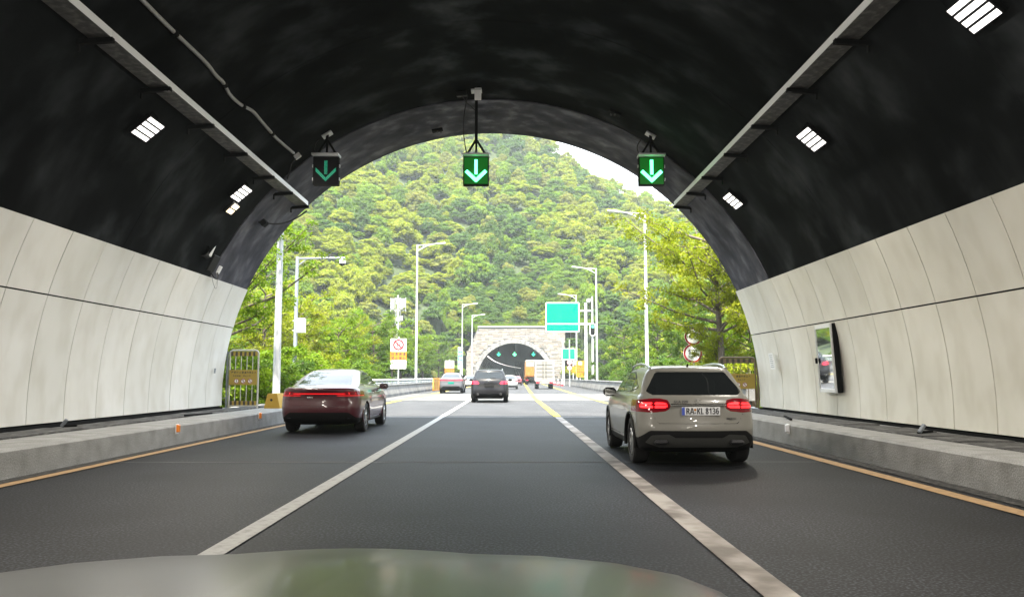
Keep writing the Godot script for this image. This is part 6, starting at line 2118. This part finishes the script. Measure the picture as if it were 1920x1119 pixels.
func build_trees() -> void:
	surf("bark", lin(0.15, 0.12, 0.09), noise_tex(81, 0.05, Color(0.5, 0.5, 0.5), Color(1, 1, 1), 256, 4), 1.2, 0.9)
	var greens := [leaf_mat("leaf_yellow_green", 0.205, 0.238, 0.018), leaf_mat("leaf_mid_green", 0.098, 0.165, 0.022), leaf_mat("leaf_deep_green", 0.070, 0.125, 0.028), leaf_mat("leaf_olive", 0.180, 0.195, 0.040), leaf_mat("leaf_fresh", 0.135, 0.212, 0.016)]
	var words := ["yellow green", "mid green", "deep green", "olive", "fresh green"]
	# hill forest
	var protos := []
	for k in 6: protos.append(far_crown(100 + k, 38 + k % 3 * 8, 105, [1.0, 0.75, 1.15, 0.6, 0.9, 1.3][k], 0.105))
	var tr := MB.new()
	tr.tube([Vector3(0, -0.6, 0), Vector3(0.05, 0.1, 0), Vector3(0, 0.75, 0)], [0.09, 0.07, 0.04], 5)
	var trunk := tr.mesh()
	var rng := RandomNumberGenerator.new()
	rng.seed = 2024
	var spots := []
	var z := 58.0
	while z < 372.0:
		var step := 3.7 if z < 230 else 4.3
		var x := -0.80 * z
		while x < 0.72 * z:
			var px := x + rng.randf_range(-0.5, 0.5) * step
			var pz := z + rng.randf_range(-0.5, 0.5) * step
			var d := absf(px - off(minf(pz, 175.0)))
			x += step
			if pz < 170.0 and d < 14.0: continue
			if pz < 172.5 and d < 15.0: continue
			if pz < 100.0 and d < 20.0: continue
			var r := lerpf(1.5, 3.9, pow(rng.randf(), 1.3))
			if d < 16.0 and pz < 186.0: r *= 0.55
			spots.append([r / pz, px, pz, r, rng.randi() % 6, rng.randf() * TAU, rng.randf()])
		z += step
	for i in 210:      # scrub just above the portal
		spots.append([0.0, rng.randf_range(-15.0, 19.0), 170.4 + 26.0 * rng.randf(), rng.randf_range(1.0, 2.2), rng.randi() % 6, rng.randf() * TAU, rng.randf()])
	spots.sort_custom(func(a, b): return a[0] > b[0])
	var rest := {}
	var zones := FastNoiseLite.new()
	zones.seed = 5
	zones.frequency = 0.02
	var n := 0
	for s in spots:
		var px: float = s[1]
		var pz: float = s[2]
		var g: float = zones.get_noise_2d(px, pz) + (float(s[6]) - 0.5) * 0.9
		var gi := 0 if g > 0.12 else 4 if g > -0.06 else 3 if g > -0.2 else 1 if g > -0.36 else 2
		var y := land(px, pz) - 0.3
		var tall := 1.15 + 0.45 * sin(px * 1.7 + pz)
		var bs := Basis(Vector3.UP, s[5]).scaled(Vector3(s[3] * (1.0 + 0.25 * sin(px * 5.1)), s[3] * tall, s[3]))
		if n < 300 and absf(px) < 0.40 * pz and s[0] > 0.0:
			n += 1
			var where := "left of the bridge" if px < 0 and pz < 165.0 else "right of the bridge" if pz < 165.0 else "on the slope above the portal"
			var t := thing("hill_tree", "%s broadleaf tree in the wood %s" % [words[gi], where], "tree", Vector3(px, y, -pz), 0.0, "%s trees in the wood %s" % [words[gi], where])
			t.basis = bs
			put(protos[s[4]], "crown", greens[gi], t)
			put(trunk, "trunk", M.bark, t)
		else:
			var key := "%d_%d" % [s[4], gi]
			if not rest.has(key): rest[key] = []
			rest[key].append(Transform3D(bs, Vector3(px, y, -pz)))
	var wood := thing("hill_forest", "dense green forest covering the hill up to its ridge", "forest")
	wood.set_meta("kind", "stuff")
	for key in rest:
		var q: PackedStringArray = String(key).split("_")
		var mm := MultiMesh.new()
		mm.transform_format = MultiMesh.TRANSFORM_3D
		mm.mesh = protos[int(q[0])]
		mm.instance_count = rest[key].size()
		for i in rest[key].size(): mm.set_instance_transform(i, rest[key][i])
		var mi := MultiMeshInstance3D.new()
		mi.name = "foliage"
		mi.multimesh = mm
		mi.material_override = greens[int(q[1])]
		mi.set_meta("kind", "stuff")
		wood.add_child(mi, true)
	# nearer trees and shrubs
	var airy := near_tree(31, 8.6, 4.6, 0.42, 34, 11, 60, 0.135, 0.52, -0.06, 0.17)
	var bushy := near_tree(32, 5.2, 2.2, 0.12, 30, 8, 46, 0.16, 0.42, 0.0, 0.10)
	var broad := near_tree(33, 7.5, 3.0, 0.25, 34, 8, 44, 0.19, 0.5, 0.03, 0.14)
	var shrub := near_tree(34, 2.0, 1.3, 0.05, 22, 8, 40, 0.13, 0.30, 0.0, 0.05)
	var fine := near_tree(35, 6.0, 2.4, 0.2, 34, 9, 40, 0.12, 0.40, 0.05, 0.10)
	var G := "trees and shrubs beside the tunnel mouth"
	plant_tree("roadside_tree", "airy yellow green tree with bare forked trunk over the limit signs", "tree", Vector3(9.0, 0.0, -34.5), 0.4, 1.0, airy, greens[0], G)
	plant_tree("roadside_tree", "slim tree touching the right edge of the tunnel mouth", "tree", Vector3(10.6, 0.2, -33.0), 2.1, 0.92, airy, greens[0], G)
	plant_tree("roadside_tree", "low bright tree whose leaves cover the limit signs", "tree", Vector3(8.95, -0.1, -35.3), 3.3, 0.72, bushy, greens[0], G)
	plant_tree("roadside_tree", "bushy tree behind the right gate", "tree", Vector3(11.2, 0.0, -38.0), 1.3, 0.85, bushy, greens[4], G)
	plant_tree("roadside_tree", "rounded green tree behind the right lamp post", "tree", Vector3(13.5, 0.6, -60.0), 5.1, 1.05, broad, greens[1], G)
	plant_tree("roadside_tree", "light green tree between the right lamp posts", "tree", Vector3(13.8, 0.6, -76.0), 0.9, 1.0, broad, greens[4], G)
	plant_tree("roadside_tree", "green tree farther along the right parapet", "tree", Vector3(13.6, 0.6, -95.0), 2.9, 1.0, broad, greens[1], G)
	plant_tree("roadside_tree", "tree overhanging from the left of the mouth, dark trunk by the gate", "tree", Vector3(-9.5, 0.0, -27.0), 0.7, 0.80, airy, greens[4], G)
	plant_tree("roadside_tree", "tall fine-leaved tree behind the camera mast", "tree", Vector3(-12.5, 0.4, -42.0), 1.9, 1.05, fine, greens[0], G)
	plant_tree("roadside_tree", "bright bushy tree right of the camera mast", "tree", Vector3(-11.8, 0.3, -47.0), 4.2, 1.0, fine, greens[0], G)
	plant_tree("roadside_tree", "fresh green rounded tree above the red car", "tree", Vector3(-11.2, 0.2, -54.0), 2.5, 1.0, bushy, greens[4], G)
	plant_tree("roadside_tree", "yellow green tree left of the no U-turn sign", "tree", Vector3(-12.0, 0.3, -62.0), 0.2, 0.95, fine, greens[0], G)
	plant_tree("roadside_tree", "green tree behind the no U-turn sign", "tree", Vector3(-12.4, 0.4, -76.0), 3.7, 0.9, broad, greens[1], G)
	plant_tree("roadside_tree", "leafy tree below the antenna mast", "tree", Vector3(-13.0, 0.4, -92.0), 5.5, 0.95, broad, greens[4], G)
	plant_tree("roadside_tree", "rounded tree behind the smaller no U-turn sign", "tree", Vector3(-12.5, 0.4, -112.0), 1.1, 1.0, broad, greens[4], G)
	plant_tree("roadside_tree", "dark tree beside the stone portal's left edge", "tree", Vector3(-11.8, 0.4, -140.0), 2.2, 1.05, broad, greens[1], G)
	plant_tree("roadside_tree", "tall pale tree filling the bank left of the camera mast", "tree", Vector3(-15.5, 1.0, -40.0), 3.1, 1.1, fine, greens[4], G)
	var sl := ["left", "right"]
	var sh := [[-8.9, 26.5, 1.0, 4], [-8.4, 29.0, 0.9, 1], [-9.3, 31.5, 1.15, 4], [-8.5, 33.5, 1.0, 2], [-9.6, 36.5, 1.2, 4], [-8.9, 40.0, 1.1, 4], [-10.3, 43.5, 1.25, 0], [-9.4, 48.0, 1.1, 1], [-10.2, 24.8, 1.2, 1], [-9.8, 52.0, 1.0, 4], [-9.6, 58.0, 1.1, 1], [8.8, 30.0, 0.9, 0], [9.6, 28.0, 1.1, 4], [8.9, 42.0, 1.0, 1], [9.6, 48.0, 1.2, 2], [10.2, 54.0, 1.2, 1], [10.0, 64.0, 1.3, 2], [10.4, 72.0, 1.2, 1], [10.2, 84.0, 1.3, 2], [10.6, 98.0, 1.3, 1]]
	var seen_shrubs := {}
	for e in sh:
		var side: String = sl[0] if e[0] < 0 else sl[1]
		var nm := "%s shrub on the %s verge %s" % [words[e[3]], side, "close to the tunnel mouth" if e[1] < 35 else "along the parapet"]
		plant_tree("verge_shrub", nm, "shrub", Vector3(e[0], -0.15, -float(e[1])), rng.randf() * TAU, e[2], shrub, greens[e[3]], nm + "s")
	# climbing shrubs on and around the stone portal
	var ps := [[-10.6, 1.0, 164.0, 2.2], [-11.8, 3.4, 164.5, 2.4], [-10.4, 4.6, 165.0, 1.9], [-9.6, 7.0, 165.6, 1.7], [-12.2, 7.2, 166.5, 2.4], [-10.2, 9.4, 166.8, 1.9], [-8.2, 10.6, 167.2, 1.5], [12.6, 0.6, 164.0, 2.3], [13.2, 3.6, 165.0, 2.4], [12.9, 6.6, 166.0, 2.1], [12.8, 9.6, 167.0, 1.9]]
	for i in 30: ps.append([rng.randf_range(-14.0, 18.0), 0.0, 170.3 + 24.0 * pow(rng.randf(), 1.4), rng.randf_range(1.0, 2.1)])
	var pn := 0
	for e in ps:
		var px2: float = e[0]
		var py2: float = e[1] if pn < 11 else land(e[0], e[2]) - 0.3
		var lab := "climbing green shrub against the left side of the stone portal" if px2 < -8.0 and pn < 11 else "green shrub against the right side of the stone portal" if pn < 11 else "low shrub on the slope just above the stone portal"
		var b := thing("portal_shrub", lab, "shrub", Vector3(px2, py2, -float(e[2])), 0.0, lab + "s")
		b.basis = Basis(Vector3.UP, rng.randf() * TAU).scaled(Vector3.ONE * float(e[3]))
		put(protos[pn % 6], "crown", greens[[4, 1, 0, 4, 2][pn % 5]], b)
		put(trunk, "trunk", M.bark, b)
		pn += 1
	# rough grass: around the mouth and above the portal
	var gm := MB.new()
	gm.colored = true
	for i in 26:
		var a := rng.randf() * TAU
		var b := Vector3(cos(a), 0, sin(a)) * rng.randf_range(0.0, 0.12)
		var tip := b + Vector3(rng.randf_range(-0.2, 0.2), rng.randf_range(0.25, 0.6), rng.randf_range(-0.2, 0.2))
		var wv := Vector3(-sin(a), 0, cos(a)) * 0.012
		var f := rng.randf_range(0.75, 1.25)
		gm.col = Color(f, f, f * 0.9)
		var mid := b.lerp(tip, 0.55) + Vector3(0, 0.05, 0)
		gm.face([b - wv, b + wv, mid + wv * 0.8, mid - wv * 0.8], Vector3(cos(a), 0.3, sin(a)))
		gm.face([mid - wv * 0.8, mid + wv * 0.8, tip], Vector3(cos(a), 0.3, sin(a)))
	var grass := gm.mesh()
	var where := []
	for i in 1500:
		var side := -1.0 if i % 2 == 0 else 1.0
		var gz := rng.randf_range(23.6, 44.0)
		var gx := side * rng.randf_range(8.0 if gz > 30 else 8.4, 13.0)
		where.append(Transform3D(Basis(Vector3.UP, rng.randf() * TAU).scaled(Vector3.ONE * rng.randf_range(0.5, 1.2)), Vector3(gx, maxf(land(gx, gz), -0.14), -gz)))
	for i in 1500:
		var gz2 := rng.randf_range(166.5, 176.0)
		var gx2 := rng.randf_range(-14.0, 18.0)
		where.append(Transform3D(Basis(Vector3.UP, rng.randf() * TAU).scaled(Vector3.ONE * rng.randf_range(1.6, 3.2)), Vector3(gx2, maxf(land(gx2, maxf(gz2, 170.2)), 0.0), -gz2)))
	var gmm := MultiMesh.new()
	gmm.transform_format = MultiMesh.TRANSFORM_3D
	gmm.mesh = grass
	gmm.instance_count = where.size()
	for i in where.size(): gmm.set_instance_transform(i, where[i])
	var gi2 := MultiMeshInstance3D.new()
	gi2.name = "rough_grass"
	gi2.multimesh = gmm
	gi2.material_override = greens[4]
	gi2.set_meta("kind", "stuff")
	tag(gi2, "rough green grass on the verges and above the far portal", "grass")
	add_child(gi2)
